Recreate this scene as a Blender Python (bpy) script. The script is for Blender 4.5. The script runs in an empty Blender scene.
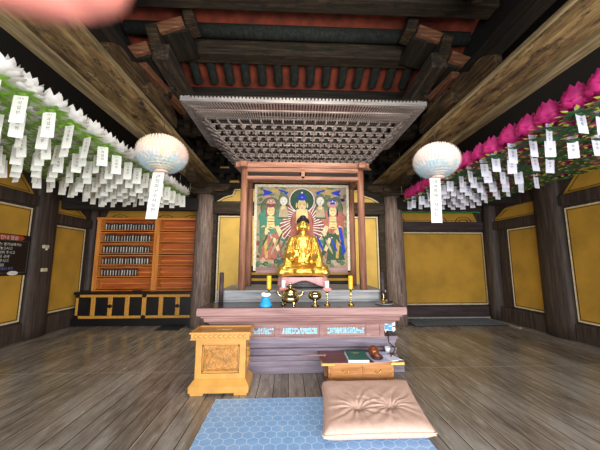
import bpy, bmesh, math, random
from mathutils import Vector, Matrix, noise
random.seed(7)
SC = bpy.context.scene
COL = SC.collection
PI = math.pi

# ------------------------------------------------------------------ camera
cam_d = bpy.data.cameras.new('camera'); cam = bpy.data.objects.new('camera', cam_d); COL.objects.link(cam)
cam_d.sensor_width = 36; cam_d.lens = 277 / 600 * 36
cam_d.clip_start = 0.005; cam_d.clip_end = 200
cam.location = (-0.2, 0, 1.5)
cam.rotation_euler = (math.radians(90 + 7.5), 0, math.radians(-2.4))
cam_d.dof.use_dof = True; cam_d.dof.focus_distance = 4.2; cam_d.dof.aperture_fstop = 5.0
SC.camera = cam
# ------------------------------------------------------------------ world, lights, exposure
world = bpy.data.worlds.new('world'); SC.world = world; world.use_nodes = True
nt = world.node_tree; nt.nodes.clear()
wo = nt.nodes.new('ShaderNodeOutputWorld'); wb = nt.nodes.new('ShaderNodeBackground')
sky = nt.nodes.new('ShaderNodeTexSky'); sky.sky_type = 'HOSEK_WILKIE'; sky.turbidity = 4
sky.sun_direction = (-0.4, -0.6, 0.7)
nt.links.new(sky.outputs[0], wb.inputs[0]); wb.inputs[1].default_value = 1.3
nt.links.new(wb.outputs[0], wo.inputs[0])
def area(name, loc, target, sx, sy, power, col):
    l = bpy.data.lights.new(name, 'AREA'); l.shape = 'RECTANGLE'; l.size = sx; l.size_y = sy; l.energy = power; l.color = col
    o = bpy.data.objects.new(name, l); COL.objects.link(o); o.location = loc
    o.rotation_euler = (Vector(target) - Vector(loc)).to_track_quat('-Z', 'Y').to_euler()
    return o
# daylight that comes in through the open front of the hall (behind the photographer)
area('front_daylight', (-0.6, -2.6, 1.5), (0, 4, 1.0), 6.0, 2.6, 380, (0.95, 0.97, 1.0))
area('left_front_daylight', (2.6, -1.9, 1.2), (-3.2, 4.0, 2.9), 2.5, 1.8, 230, (1.0, 0.97, 0.92))
# spot lamps fixed inside the hall that light the altar
area('altar_lamp', (0.0, 2.9, 3.55), (0, 4.8, 1.5), 1.6, 0.3, 34, (1.0, 0.93, 0.82))
area('altar_wall_lamp', (0.0, 5.75, 3.0), (0, 6.7, 1.6), 3.0, 0.3, 42, (1.0, 0.93, 0.8))
SC.view_settings.view_transform = 'Standard'; SC.view_settings.look = 'None'
SC.view_settings.exposure = 0.42; SC.view_settings.gamma = 1.0
SC.view_settings.use_curve_mapping = False

# ------------------------------------------------------------------ materials
def lin(h):
    h = h.lstrip('#'); v = [int(h[i:i + 2], 16) / 255 for i in (0, 2, 4)]
    return tuple(c / 12.92 if c <= .04045 else ((c + .055) / 1.055) ** 2.4 for c in v) + (1,)
M = {}
def base_mat(name):
    m = bpy.data.materials.new(name); m.use_nodes = True; M[name] = m
    n = m.node_tree; b = n.nodes['Principled BSDF']
    return m, n, b
def node(n, t, **k):
    x = n.nodes.new(t)
    for a, v in k.items(): setattr(x, a, v)
    return x
def ramp(n, fac, stops):
    r = n.nodes.new('ShaderNodeValToRGB')
    while len(r.color_ramp.elements) < len(stops): r.color_ramp.elements.new(.5)
    for e, (p, c) in zip(r.color_ramp.elements, stops): e.position = p; e.color = lin(c)
    n.links.new(fac, r.inputs[0]); return r.outputs[0]
def mix(n, fac, a, b, mode='MIX'):
    x = n.nodes.new('ShaderNodeMix'); x.data_type = 'RGBA'; x.blend_type = mode
    if hasattr(fac, 'node'): n.links.new(fac, x.inputs[0])
    else: x.inputs[0].default_value = fac
    for i, v in ((6, a), (7, b)):
        if hasattr(v, 'node'): n.links.new(v, x.inputs[i])
        else: x.inputs[i].default_value = lin(v)
    return x.outputs[2]
def plain(name, col, rough=.6, metal=0, bump=0, bscale=40, var=.12, spec=None, trans=0):
    m, n, b = base_mat(name)
    tc = node(n, 'ShaderNodeTexCoord'); nz = node(n, 'ShaderNodeTexNoise'); nz.inputs['Scale'].default_value = bscale
    nz.inputs['Detail'].default_value = 4
    n.links.new(tc.outputs['Object'], nz.inputs['Vector'])
    c = lin(col); d = '#%02x%02x%02x' % tuple(int(max(0, int(col[i:i + 2], 16) * (1 - var * 2))) for i in (1, 3, 5))
    n.links.new(ramp(n, nz.outputs[0], [(.3, d), (.65, col)]), b.inputs['Base Color'])
    b.inputs['Roughness'].default_value = rough; b.inputs['Metallic'].default_value = metal
    if spec is not None: b.inputs['Specular IOR Level'].default_value = spec
    if bump:
        bp = node(n, 'ShaderNodeBump'); bp.inputs['Strength'].default_value = bump; bp.inputs['Distance'].default_value = .01
        n.links.new(nz.outputs[0], bp.inputs['Height']); n.links.new(bp.outputs[0], b.inputs['Normal'])
    if trans:
        t = node(n, 'ShaderNodeBsdfTranslucent'); t.inputs[0].default_value = c
        ms = node(n, 'ShaderNodeMixShader'); ms.inputs[0].default_value = trans
        n.links.new(b.outputs[0], ms.inputs[1]); n.links.new(t.outputs[0], ms.inputs[2])
        n.links.new(ms.outputs[0], n.nodes['Material Output'].inputs[0])
    return m
def wood(name, cols, axis='x', scale=6, rough=.65, fleck=None, flo=.55, bump=.4, spec=.3, stretch=14):
    """grain stretched along axis; cols dark..light; fleck = colour of worn patches"""
    m, n, b = base_mat(name)
    tc = node(n, 'ShaderNodeTexCoord'); mp = node(n, 'ShaderNodeMapping')
    s = [scale * stretch / 4] * 3; s['xyz'.index(axis)] = scale * .25
    mp.inputs['Scale'].default_value = s
    n.links.new(tc.outputs['Object'], mp.inputs[0])
    nz = node(n, 'ShaderNodeTexNoise'); nz.inputs['Scale'].default_value = 1; nz.inputs['Detail'].default_value = 8; nz.inputs['Roughness'].default_value = .65
    n.links.new(mp.outputs[0], nz.inputs['Vector'])
    k = len(cols); col = ramp(n, nz.outputs[0], [(.3 + .4 * i / (k - 1), c) for i, c in enumerate(cols)])
    if fleck:
        n2 = node(n, 'ShaderNodeTexNoise'); n2.inputs['Scale'].default_value = scale * .9; n2.inputs['Detail'].default_value = 9; n2.inputs['Roughness'].default_value = .75
        mp2 = node(n, 'ShaderNodeMapping'); s2 = [1.8] * 3; s2['xyz'.index(axis)] = .7; mp2.inputs['Scale'].default_value = s2
        n.links.new(tc.outputs['Object'], mp2.inputs[0]); n.links.new(mp2.outputs[0], n2.inputs['Vector'])
        f = ramp(n, n2.outputs[0], [(flo, '#000000'), (flo + .12, '#ffffff')])
        col = mix(n, f, col, fleck)
    n.links.new(col, b.inputs['Base Color'])
    b.inputs['Roughness'].default_value = rough; b.inputs['Specular IOR Level'].default_value = spec
    bp = node(n, 'ShaderNodeBump'); bp.inputs['Strength'].default_value = bump; bp.inputs['Distance'].default_value = .01
    n.links.new(nz.outputs[0], bp.inputs['Height']); n.links.new(bp.outputs[0], b.inputs['Normal'])
    return m
def mn(n, op, a, b_=None, c=None):
    x = node(n, 'ShaderNodeMath', operation=op)
    for i, v in enumerate((a, b_, c)):
        if v is None: continue
        if hasattr(v, 'node'): n.links.new(v, x.inputs[i])
        else: x.inputs[i].default_value = v
    return x.outputs[0]
def cgv(n, sp, ix):
    c = node(n, 'ShaderNodeCombineXYZ'); n.links.new(mn(n, 'ADD', sp.outputs[0], mn(n, 'MULTIPLY', ix, .31)), c.inputs[0]); n.links.new(mn(n, 'ADD', sp.outputs[1], mn(n, 'MULTIPLY', ix, .17)), c.inputs[1])
    return c.outputs[0]
def floor_mat():
    m, n, b = base_mat('floor_boards')
    tc = node(n, 'ShaderNodeTexCoord'); sp = node(n, 'ShaderNodeSeparateXYZ'); n.links.new(tc.outputs['Object'], sp.inputs[0])
    W = .185
    ux = mn(n, 'DIVIDE', sp.outputs[0], W); ix = mn(n, 'FLOOR', ux); fx = mn(n, 'FRACT', ux)
    # bays of boards, with the long cross seams where the floor frame runs
    uy = mn(n, 'DIVIDE', mn(n, 'ADD', sp.outputs[1], 7.55), 3.9); iy = mn(n, 'FLOOR', uy); fy = mn(n, 'FRACT', uy)
    cb = node(n, 'ShaderNodeCombineXYZ'); n.links.new(ix, cb.inputs[0]); n.links.new(iy, cb.inputs[1])
    wn = node(n, 'ShaderNodeTexWhiteNoise', noise_dimensions='3D'); n.links.new(cb.outputs[0], wn.inputs[0])
    cg = node(n, 'ShaderNodeCombineXYZ')
    n.links.new(mn(n, 'ADD', mn(n, 'MULTIPLY', sp.outputs[0], 15), mn(n, 'MULTIPLY', ix, 7.3)), cg.inputs[0])
    n.links.new(mn(n, 'MULTIPLY', sp.outputs[1], 2.0), cg.inputs[1])
    g = node(n, 'ShaderNodeTexNoise'); g.inputs['Scale'].default_value = 1.2; g.inputs['Detail'].default_value = 9; g.inputs['Roughness'].default_value = .7
    n.links.new(cg.outputs[0], g.inputs['Vector'])
    col = ramp(n, g.outputs[0], [(.26, '#50473d'), (.4, '#7a7064'), (.58, '#9a9084'), (.75, '#b5aca0')])
    hs = node(n, 'ShaderNodeHueSaturation'); n.links.new(col, hs.inputs['Color'])
    n.links.new(mn(n, 'ADD', mn(n, 'MULTIPLY', wn.outputs[0], .35), .68), hs.inputs['Value'])
    # bleached worn patches
    p = node(n, 'ShaderNodeTexNoise'); p.inputs['Scale'].default_value = .75; p.inputs['Detail'].default_value = 7; p.inputs['Roughness'].default_value = .62
    cp = node(n, 'ShaderNodeMapping'); cp.inputs['Scale'].default_value = (2.4, .8, 1); cp.inputs['Location'].default_value = (3.3, 1.7, 0)
    n.links.new(tc.outputs['Object'], cp.inputs[0]); n.links.new(cp.outputs[0], p.inputs['Vector'])
    col2 = mix(n, ramp(n, p.outputs[0], [(.47, '#000000'), (.62, '#b0b0b0')]), hs.outputs[0], '#bdb9b2')
    q = node(n, 'ShaderNodeTexNoise'); q.inputs['Scale'].default_value = 1; q.inputs['Detail'].default_value = 10; q.inputs['Roughness'].default_value = .75
    qm = node(n, 'ShaderNodeMapping'); qm.inputs['Scale'].default_value = (9, 1.8, 1); n.links.new(cgv(n, sp, ix), qm.inputs[0]); n.links.new(qm.outputs[0], q.inputs['Vector'])
    col2 = mix(n, ramp(n, q.outputs[0], [(.33, '#b4b4b4'), (.45, '#000000')]), col2, '#423a33')
    col2 = mix(n, ramp(n, q.outputs[0], [(.56, '#000000'), (.68, '#a0a0a0')]), col2, '#c2beb8')
    seam = mn(n, 'MULTIPLY', mn(n, 'GREATER_THAN', fx, .03), mn(n, 'LESS_THAN', fx, .975))
    col3 = mix(n, seam, '#463c33', col2)
    edge = mn(n, 'COMPARE', fx, .05, .018)
    wn2 = mn(n, 'GREATER_THAN', wn.outputs[0], .55)
    col4 = mix(n, mn(n, 'MULTIPLY', mn(n, 'MULTIPLY', edge, wn2), .75), col3, '#c2bcb0')
    ys = mn(n, 'LESS_THAN', mn(n, 'ABSOLUTE', mn(n, 'SUBTRACT', fy, .987)), .0025)
    col5 = mix(n, mn(n, 'MULTIPLY', ys, .7), col4, '#b5ada0')
    n.links.new(col5, b.inputs['Base Color'])
    r = ramp(n, g.outputs[0], [(.3, '#606060'), (.7, '#989898')]); n.links.new(r, b.inputs['Roughness'])
    b.inputs['Specular IOR Level'].default_value = .4
    bp = node(n, 'ShaderNodeBump'); bp.inputs['Strength'].default_value = .35; bp.inputs['Distance'].default_value = .01
    n.links.new(mn(n, 'ADD', mn(n, 'MULTIPLY', g.outputs[0], .3), seam), bp.inputs['Height']); n.links.new(bp.outputs[0], b.inputs['Normal'])
    return m
def hex_mat():
    m, n, b = base_mat('hex_mat')
    tc = node(n, 'ShaderNodeTexCoord')
    def vm(op, a, b_=None):
        x = node(n, 'ShaderNodeVectorMath', operation=op)
        for i, v in enumerate((a, b_)):
            if v is None: continue
            if hasattr(v, 'node'): n.links.new(v, x.inputs[i])
            else: x.inputs[i].default_value = v
        return x
    S = .098; R = (1, 1.7320508, 1); H = (.5, .8660254, .5)
    mp = node(n, 'ShaderNodeMapping'); mp.inputs['Scale'].default_value = (1 / S, 1 / S, 0); mp.inputs['Location'].default_value = (100, 173.205, .2)
    n.links.new(tc.outputs['Object'], mp.inputs[0])
    a = vm('SUBTRACT', vm('MODULO', mp.outputs[0], R).outputs[0], H).outputs[0]
    c = vm('SUBTRACT', vm('MODULO', vm('SUBTRACT', mp.outputs[0], H).outputs[0], R).outputs[0], H).outputs[0]
    def hd(v):
        v = vm('MULTIPLY', vm('ABSOLUTE', v).outputs[0], (1, 1, 0)).outputs[0]
        s = node(n, 'ShaderNodeSeparateXYZ'); n.links.new(v, s.inputs[0])
        d = vm('DOT_PRODUCT', v, (.5, .8660254, 0)).outputs['Value']
        return mn(n, 'MAXIMUM', s.outputs[0], d)
    d = mn(n, 'MINIMUM', hd(a), hd(c))
    line = mn(n, 'GREATER_THAN', d, .465)
    nz = node(n, 'ShaderNodeTexNoise'); nz.inputs['Scale'].default_value = 9; nz.inputs['Detail'].default_value = 5; n.links.new(tc.outputs['Object'], nz.inputs['Vector'])
    base = ramp(n, nz.outputs[0], [(.3, '#7cabe0'), (.7, '#92bcea')])
    n.links.new(mix(n, line, base, '#c6dcf2'), b.inputs['Base Color'])
    b.inputs['Roughness'].default_value = .55
    bp = node(n, 'ShaderNodeBump'); bp.inputs['Strength'].default_value = .2; bp.inputs['Distance'].default_value = .004
    n.links.new(mn(n, 'MULTIPLY', line, -1), bp.inputs['Height']); n.links.new(bp.outputs[0], b.inputs['Normal'])
floor_mat(); hex_mat()
wood('beam_wood', ['#241b11', '#6b5434', '#a08759'], 'y', 7, .75, '#1f1811', .5, stretch=6, bump=.9)
wood('beam_edge', ['#3a2f20', '#7c6b4c', '#a3936f'], 'y', 6, .7)
wood('col_wood', ['#43342d', '#705e55', '#92827a'], 'z', 9, .7, '#b3a69c', .6)
wood('post_dark', ['#221b17', '#3d322c', '#54463d'], 'z', 5, .6)
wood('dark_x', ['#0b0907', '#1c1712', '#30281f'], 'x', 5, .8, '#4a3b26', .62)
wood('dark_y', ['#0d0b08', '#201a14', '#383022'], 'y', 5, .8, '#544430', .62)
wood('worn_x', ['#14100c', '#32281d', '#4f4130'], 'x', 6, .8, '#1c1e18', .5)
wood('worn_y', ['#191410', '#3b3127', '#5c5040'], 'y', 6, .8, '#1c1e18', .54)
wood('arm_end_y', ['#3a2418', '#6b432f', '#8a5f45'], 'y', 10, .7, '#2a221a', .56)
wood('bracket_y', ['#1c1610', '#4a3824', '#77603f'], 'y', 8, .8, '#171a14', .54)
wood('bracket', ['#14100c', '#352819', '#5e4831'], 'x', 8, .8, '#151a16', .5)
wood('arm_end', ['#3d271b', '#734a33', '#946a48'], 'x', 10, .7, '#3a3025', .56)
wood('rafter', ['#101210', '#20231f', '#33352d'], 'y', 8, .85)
plain('red_board', '#85351d', .8, var=.18, bscale=5)
plain('plaster_yellow', '#bd8e2d', .8, var=.07, bscale=2.2)
plain('plaster_yellow_lit', '#d9b25a', .8, var=.05, bscale=3)  # yellow plaster again, with the altar wall's brighter light put into its colour
plain('line_black', '#1a1512', .7); plain('line_white', '#e6dcc0', .7)
wood('sill', ['#261c1e', '#3b2e30', '#4c3e3e'], 'x', 5, .55)
wood('altar_wood', ['#6a4f4d', '#946f6b', '#ad8b85'], 'x', 4, .5, bump=.15)
wood('altar_low', ['#5a4f58', '#7c707c', '#989099'], 'x', 4, .5, '#7c5654', .6, bump=.15)
wood('altar_top', ['#221717', '#3a2826', '#553d38'], 'x', 4, .22, bump=.08, spec=.6)
wood('tier_grey', ['#5e6064', '#84868a', '#a5a19c'], 'x', 5, .5, bump=.15)
wood('canopy', ['#433a36', '#6b5f59', '#8c807a'], 'x', 9, .75, bump=.2)
wood('canopy_post', ['#5e3a2c', '#8c5f4a', '#ab7f68'], 'z', 6, .6, bump=.2)
wood('canopy_lintel', ['#5e3a2c', '#8c5f4a', '#a87c66'], 'x', 6, .6, bump=.2)
wood('canopy_grey', ['#55504e', '#7d7774', '#989390'], 'x', 9, .75, bump=.2)
plain('canopy_red', '#542722', .8)
wood('rack', ['#9c4a1a', '#d07a34', '#e89c4e'], 'x', 4, .45, bump=.1)
wood('rack_light', ['#a8622a', '#cf8138', '#e3a052'], 'z', 4, .45, bump=.1)
wood('rack_back', ['#7c3416', '#b25a28', '#cc7236'], 'x', 3, .5, bump=.1)
plain('lacquer_black', '#121112', .35); plain('cab_yellow', '#d99a3c', .5)
plain('tablet', '#3d3a36', .5); plain('tablet_white', '#e8e4da', .6); plain('tablet_grey', '#8b8780', .5)
plain('box_wood', '#cb9448', .4, var=.05, bscale=8); plain('box_carve', '#bf8640', .45, var=.1, bscale=14, bump=.3); plain('box_lid', '#b07c34', .35, var=.05)
plain('brass_label', '#e0c052', .35, .4)
wood('desk_wood', ['#8a552c', '#b27a48', '#c89562'], 'x', 8, .4, bump=.1)
wood('desk_top', ['#3f1a14', '#66291f', '#7d3a2c'], 'x', 5, .28, bump=.05, spec=.6)
plain('brass', '#d8b860', .25, 1, var=.06); plain('brass_edge', '#e2c468', .35, .6)
plain('bronze', '#d8c490', .18, 1, var=.1)
plain('book_green', '#1f6a5a', .5); plain('paper', '#dfe2ee', .7, var=.02); plain('paper_blue', '#b9bfe2', .7, var=.02)
plain('moktak', '#7a3f1e', .22, var=.15, bscale=20); plain('moktak_dark', '#35170c', .3)
plain('cushion', '#d3b0a0', .85, var=.03, bscale=30)
def gold_mat():
    m, n, b = base_mat('gold')
    tc = node(n, 'ShaderNodeTexCoord')
    wv = node(n, 'ShaderNodeTexWave', wave_type='RINGS', rings_direction='SPHERICAL'); wv.inputs['Scale'].default_value = 6; wv.inputs['Distortion'].default_value = 3; wv.inputs['Detail'].default_value = 1
    n.links.new(tc.outputs['Object'], wv.inputs['Vector'])
    b.inputs['Base Color'].default_value = lin('#e6b93a'); b.inputs['Metallic'].default_value = .85; b.inputs['Roughness'].default_value = .34
    b.inputs['Base Color'].default_value = lin('#e6bd58')
    return m, n, b, wv
gm, gn, gb, gw = gold_mat()
bpn = node(gn, 'ShaderNodeBump'); bpn.inputs['Strength'].default_value = .12; bpn.inputs['Distance'].default_value = .012
gn.links.new(gw.outputs[0], bpn.inputs['Height'])
gm2 = gm.copy(); gm2.name = 'gold_robe'; M['gold_robe'] = gm2; 
gn.links.new(bpn.outputs[0], gb.inputs['Normal']); M['gold_robe'], M['gold'] = gm, gm2
plain('hair', '#15161c', .5, bump=.8, bscale=60); plain('lip', '#9a2a1c', .5)
plain('pink_cloth', '#e2a9ac', .8, var=.04); plain('pedestal', '#57504f', .5)
plain('candle_yellow', '#eeb92e', .45, var=.02); plain('candle_white', '#e4eef2', .4, var=.02); plain('lotus_pink', '#ee9a94', .5, var=.04)
plain('blue_plastic', '#2f9fdc', .3, var=.05); plain('tissue', '#eef4f6', .8, var=.02)
plain('petal_white', '#f3f2ee', .6, var=.02, trans=.3); plain('petal_pink', '#e0358c', .6, var=.08, bscale=25, trans=.3)
plain('leaf_light', '#86b83e', .6, var=.12, bscale=30, trans=.25); plain('leaf_dark', '#2f5c33', .6, var=.1, trans=.2); plain('leaf_tip', '#b4b84a', .6)
plain('tag_white', '#efefe8', .7, var=.01, trans=.25); plain('tag_lilac', '#dcdcea', .7, var=.01, trans=.2); plain('ink', '#2a2c30', .8); plain('ink_soft', '#6a6c70', .8)
plain('petal_cream', '#f4e6cc', .7, var=.03, trans=.25); plain('petal_blue', '#c4dbe4', .7, var=.03, trans=.25); plain('petal_rose', '#f0d2c4', .7, var=.03, trans=.25)
plain('petal_blush', '#eee2dc', .7, var=.03, trans=.25)
plain('cord', '#2b2520', .8); plain('wire', '#c9ccd0', .4)
plain('garland_white', '#d8d8d0', .7); plain('garland_green', '#3fae4a', .6, var=.2, bscale=60)
plain('sign_black', '#191512', .4); plain('sign_red', '#b5492a', .5); plain('sign_text', '#e9e6e0', .6); plain('sign_blue', '#7480d8', .6); plain('sign_line', '#6d6a5a', .6)
plain('switch_white', '#d3c7a8', .5); plain('sky_blue', '#4f9ee0', .5); plain('white_box', '#e6ecf2', .4)
plain('ornament', '#9fd2e8', .6, var=.1); plain('ornament_red', '#a0463c', .6)
plain('rug_black', '#1c2025', .7); plain('rug_grid', '#777f86', .6); plain('floor_edge', '#a39a8c', .7)
plain('skin', '#cf8074', .5, var=.03); plain('nail', '#f0b8a8', .3)
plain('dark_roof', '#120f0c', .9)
for k, c in dict(p_green='#647558', p_dgreen='#3f5844', p_teal='#4b806a', p_red='#a8685a', p_dred='#86504a', p_skin='#dcc08a', p_blue='#3048b0', p_navy='#2c3358', p_white='#ded6ca', p_tan='#a8967a', p_gold='#bd9c58', p_dark='#2b2a2e', p_rose='#c99088', p_olive='#6f7556').items():
    plain(k, c, .8, var=.07, bscale=25, spec=.15)

# ------------------------------------------------------------------ mesh helpers
class MB:
    def __init__(s): s.v = []; s.f = []; s.m = []; s.sm = []
    def add(s, vs, fs, mi=0, smooth=False):
        o = len(s.v); s.v += [tuple(v) for v in vs]
        for f in fs: s.f.append(tuple(i + o for i in f)); s.m.append(mi); s.sm.append(smooth)
        return s
    def box(s, c, d, mi=0, rot=None):
        hx, hy, hz = d[0] / 2, d[1] / 2, d[2] / 2
        vs = [Vector((x * hx, y * hy, z * hz)) for x in (-1, 1) for y in (-1, 1) for z in (-1, 1)]
        if rot is not None: vs = [rot @ v for v in vs]
        vs = [v + Vector(c) for v in vs]
        return s.add(vs, [(0, 1, 3, 2), (4, 6, 7, 5), (0, 4, 5, 1), (2, 3, 7, 6), (0, 2, 6, 4), (1, 5, 7, 3)], mi)
    def b2(s, x0, x1, y0, y1, z0, z1, mi=0):
        return s.box(((x0 + x1) / 2, (y0 + y1) / 2, (z0 + z1) / 2), (abs(x1 - x0), abs(y1 - y0), abs(z1 - z0)), mi)
    def bar(s, p0, p1, w, h, mi=0):
        p0, p1 = Vector(p0), Vector(p1); d = p1 - p0; L = d.length; d.normalize()
        up = Vector((0, 0, 1)) if abs(d.z) < .95 else Vector((0, 1, 0))
        side = d.cross(up).normalized(); up = side.cross(d)
        R = Matrix((d, side, up)).transposed()
        return s.box((p0 + p1) / 2, (L, w, h), mi, R)
    def tube(s, pts, rs, n=12, mi=0, caps=True):
        pts = [Vector(p) for p in pts]
        if not hasattr(rs, '__len__'): rs = [rs] * len(pts)
        vs, fs = [], []
        ref = None
        for i, p in enumerate(pts):
            d = (pts[min(i + 1, len(pts) - 1)] - pts[max(i - 1, 0)]).normalized()
            if ref is None: ref = Vector((0, 0, 1)) if abs(d.z) < .9 else Vector((1, 0, 0))
            a = d.cross(ref).normalized(); b = d.cross(a); ref = -b if False else ref
            for k in range(n):
                t = 2 * PI * k / n; vs.append(p + (a * math.cos(t) + b * math.sin(t)) * rs[i])
        for i in range(len(pts) - 1):
            for k in range(n):
                fs.append((i * n + k, i * n + (k + 1) % n, (i + 1) * n + (k + 1) % n, (i + 1) * n + k))
        s.add(vs, fs, mi, True)
        if caps: s.add(vs[:n], [tuple(range(n))[::-1]], mi); s.add(vs[-n:], [tuple(range(n))], mi)
        return s
    def lathe(s, prof, c=(0, 0, 0), n=24, mi=0, sx=1, sy=1, smooth=True):
        vs, fs = [], []
        for r, z in prof:
            for k in range(n):
                t = 2 * PI * k / n; vs.append((c[0] + r * sx * math.cos(t), c[1] + r * sy * math.sin(t), c[2] + z))
        for i in range(len(prof) - 1):
            for k in range(n): fs.append((i * n + k, i * n + (k + 1) % n, (i + 1) * n + (k + 1) % n, (i + 1) * n + k))
        s.add(vs, fs, mi, smooth)
        if prof[0][0] > 1e-4: s.add(vs[:n], [tuple(range(n))[::-1]], mi)
        if prof[-1][0] > 1e-4: s.add(vs[-n:], [tuple(range(n))], mi)
        return s
    def ball(s, c, r, n=14, mi=0, rot=None):
        r = (r, r, r) if not hasattr(r, '__len__') else r
        vs, fs = [], []; m = n // 2
        for i in range(m + 1):
            a = PI * i / m
            for k in range(n):
                t = 2 * PI * k / n; v = Vector((r[0] * math.sin(a) * math.cos(t), r[1] * math.sin(a) * math.sin(t), r[2] * math.cos(a)))
                if rot is not None: v = rot @ v
                vs.append(v + Vector(c))
        for i in range(m):
            for k in range(n): fs.append((i * n + k, (i + 1) * n + k, (i + 1) * n + (k + 1) % n, i * n + (k + 1) % n))
        return s.add(vs, fs, mi, True)
    def prism(s, poly, f, t0, t1, mi=0):
        """poly 2D list; f(u, v, t) -> 3D; extruded t0..t1"""
        k = len(poly); vs = [f(u, v, t0) for u, v in poly] + [f(u, v, t1) for u, v in poly]
        fs = [tuple(range(k)), tuple(range(2 * k - 1, k - 1, -1))] + [(i, i + k, (i + 1) % k + k, (i + 1) % k) for i in range(k)]
        return s.add(vs, fs, mi)
    def build(s, name, mats, parent=None, bevel=0, remesh=0, smoothit=0, local=True, fixn=True):
        me = bpy.data.meshes.new(name)
        off = Vector(parent.location) if (parent is not None and local) else Vector((0, 0, 0))
        if parent is not None and parent.parent is not None and local: off = off + Vector(parent.parent.location)
        me.from_pydata([Vector(v) - off for v in s.v], [], s.f)
        if not isinstance(mats, (list, tuple)): mats = [mats]
        for m in mats: me.materials.append(M[m])
        me.polygons.foreach_set('material_index', s.m); me.polygons.foreach_set('use_smooth', s.sm)
        me.update()
        if fixn:
            bm = bmesh.new(); bm.from_mesh(me)
            bmesh.ops.remove_doubles(bm, verts=bm.verts, dist=1e-5)
            bmesh.ops.recalc_face_normals(bm, faces=bm.faces); bm.to_mesh(me); bm.free()
        o = bpy.data.objects.new(name, me); COL.objects.link(o)
        if parent is not None: o.parent = parent
        if remesh:
            r = o.modifiers.new('remesh', 'REMESH'); r.mode = 'VOXEL'; r.voxel_size = remesh; r.use_smooth_shade = True
        if smoothit:
            q = o.modifiers.new('smooth', 'SMOOTH'); q.iterations = smoothit; q.factor = .5
        if bevel:
            bv = o.modifiers.new('bevel', 'BEVEL'); bv.width = bevel; bv.segments = 2; bv.limit_method = 'ANGLE'; bv.angle_limit = math.radians(40)
        return o
def tag(o, label=None, cat=None, group=None, kind=None):
    if label: o['label'] = label
    if cat: o['category'] = cat
    if group: o['group'] = group
    if kind: o['kind'] = kind
    return o
def empty(name, loc, label, cat, group=None):
    o = bpy.data.objects.new(name, None); COL.objects.link(o); o.location = loc; o.empty_display_size = .1
    return tag(o, label, cat, group)
def struct(name, mb, mats, bevel=0): return tag(mb.build(name, mats, bevel=bevel), kind='structure')
def copy_tree(o, parent=None):
    c = o.copy(); COL.objects.link(c); c.parent = parent
    for ch in list(o.children): copy_tree(ch, c)
    return c
ORD = 'first second third fourth fifth sixth seventh eighth ninth tenth eleventh twelfth thirteenth fourteenth fifteenth sixteenth seventeenth eighteenth nineteenth twentieth twenty-first twenty-second twenty-third twenty-fourth twenty-fifth twenty-sixth'.split()
def text_geo(txt, size, align='CENTER'):
    """returns verts (u,v), faces of flat lettering"""
    cu = bpy.data.curves.new('lettering', 'FONT'); cu.body = txt; cu.size = size; cu.align_x = align; cu.align_y = 'CENTER'; cu.resolution_u = 2
    o = bpy.data.objects.new('lettering', cu); COL.objects.link(o)
    dg = bpy.context.evaluated_depsgraph_get(); me = bpy.data.meshes.new_from_object(o.evaluated_get(dg))
    vs = [(v.co.x, v.co.y) for v in me.vertices]; fs = [tuple(p.vertices) for p in me.polygons]
    bpy.data.objects.remove(o); bpy.data.curves.remove(cu); bpy.data.meshes.remove(me)
    return vs, fs
_tc = {}
def add_text(mb, txt, size, f, mi=0, align='CENTER'):
    k = (txt, size, align)
    if k not in _tc: _tc[k] = text_geo(txt, size, align)
    vs, fs = _tc[k]; mb.add([f(u, v) for u, v in vs], fs, mi)

# ================================================================== SETTING
XW, YB = 5.35, 7.5
mb = MB(); mb.b2(-XW - .3, XW + .3, -3.2, YB + .3, -.12, 0); struct('floor', mb, 'floor_boards')
mb = MB(); mb.b2(-60, 60, -60, -3.2, -.5, -.35); struct('ground', mb, 'floor_edge')
def panel(mb, f, u0, u1, v0, v1):
    """yellow plaster panel with a black and a pale border line; f(u, v, out) -> 3D; materials yellow, black, white"""
    def quadbox(a0, a1, b0, b1, t, mi): mb.prism([(a0, b0), (a1, b0), (a1, b1), (a0, b1)], f, 0, t, mi)
    quadbox(u0, u1, v0, v1, .012, 0)
    for ins, w, mi, t in ((.0, .022, 2, .017), (.04, .012, 1, .016)):
        a0, a1, b0, b1 = u0 + ins, u1 - ins, v0 + ins, v1 - ins
        quadbox(a0, a1, b0, b0 + w, t, mi); quadbox(a0, a1, b1 - w, b1, t, mi)
        quadbox(a0, a0 + w, b0 + w, b1 - w, t, mi); quadbox(a1 - w, a1, b0 + w, b1 - w, t, mi)
PM = ['plaster_yellow', 'line_black', 'line_white']
mb = MB(); mb.b2(-XW - .2, -XW, -1.2, YB, 0, 4.1); struct('wall_left', mb, 'post_dark')
mb = MB(); mb.b2(XW, XW + .2, -1.2, YB, 0, 4.1); struct('wall_right', mb, 'post_dark')
mb = MB(); mb.b2(-XW - .2, XW + .2, YB, YB + .2, 0, 5.2); struct('wall_back', mb, 'post_dark')
trimn = [0]
def trim(mb, mats, bevel=0):
    trimn[0] += 1; return struct('trim_%d' % trimn[0], mb, mats, bevel)
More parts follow.
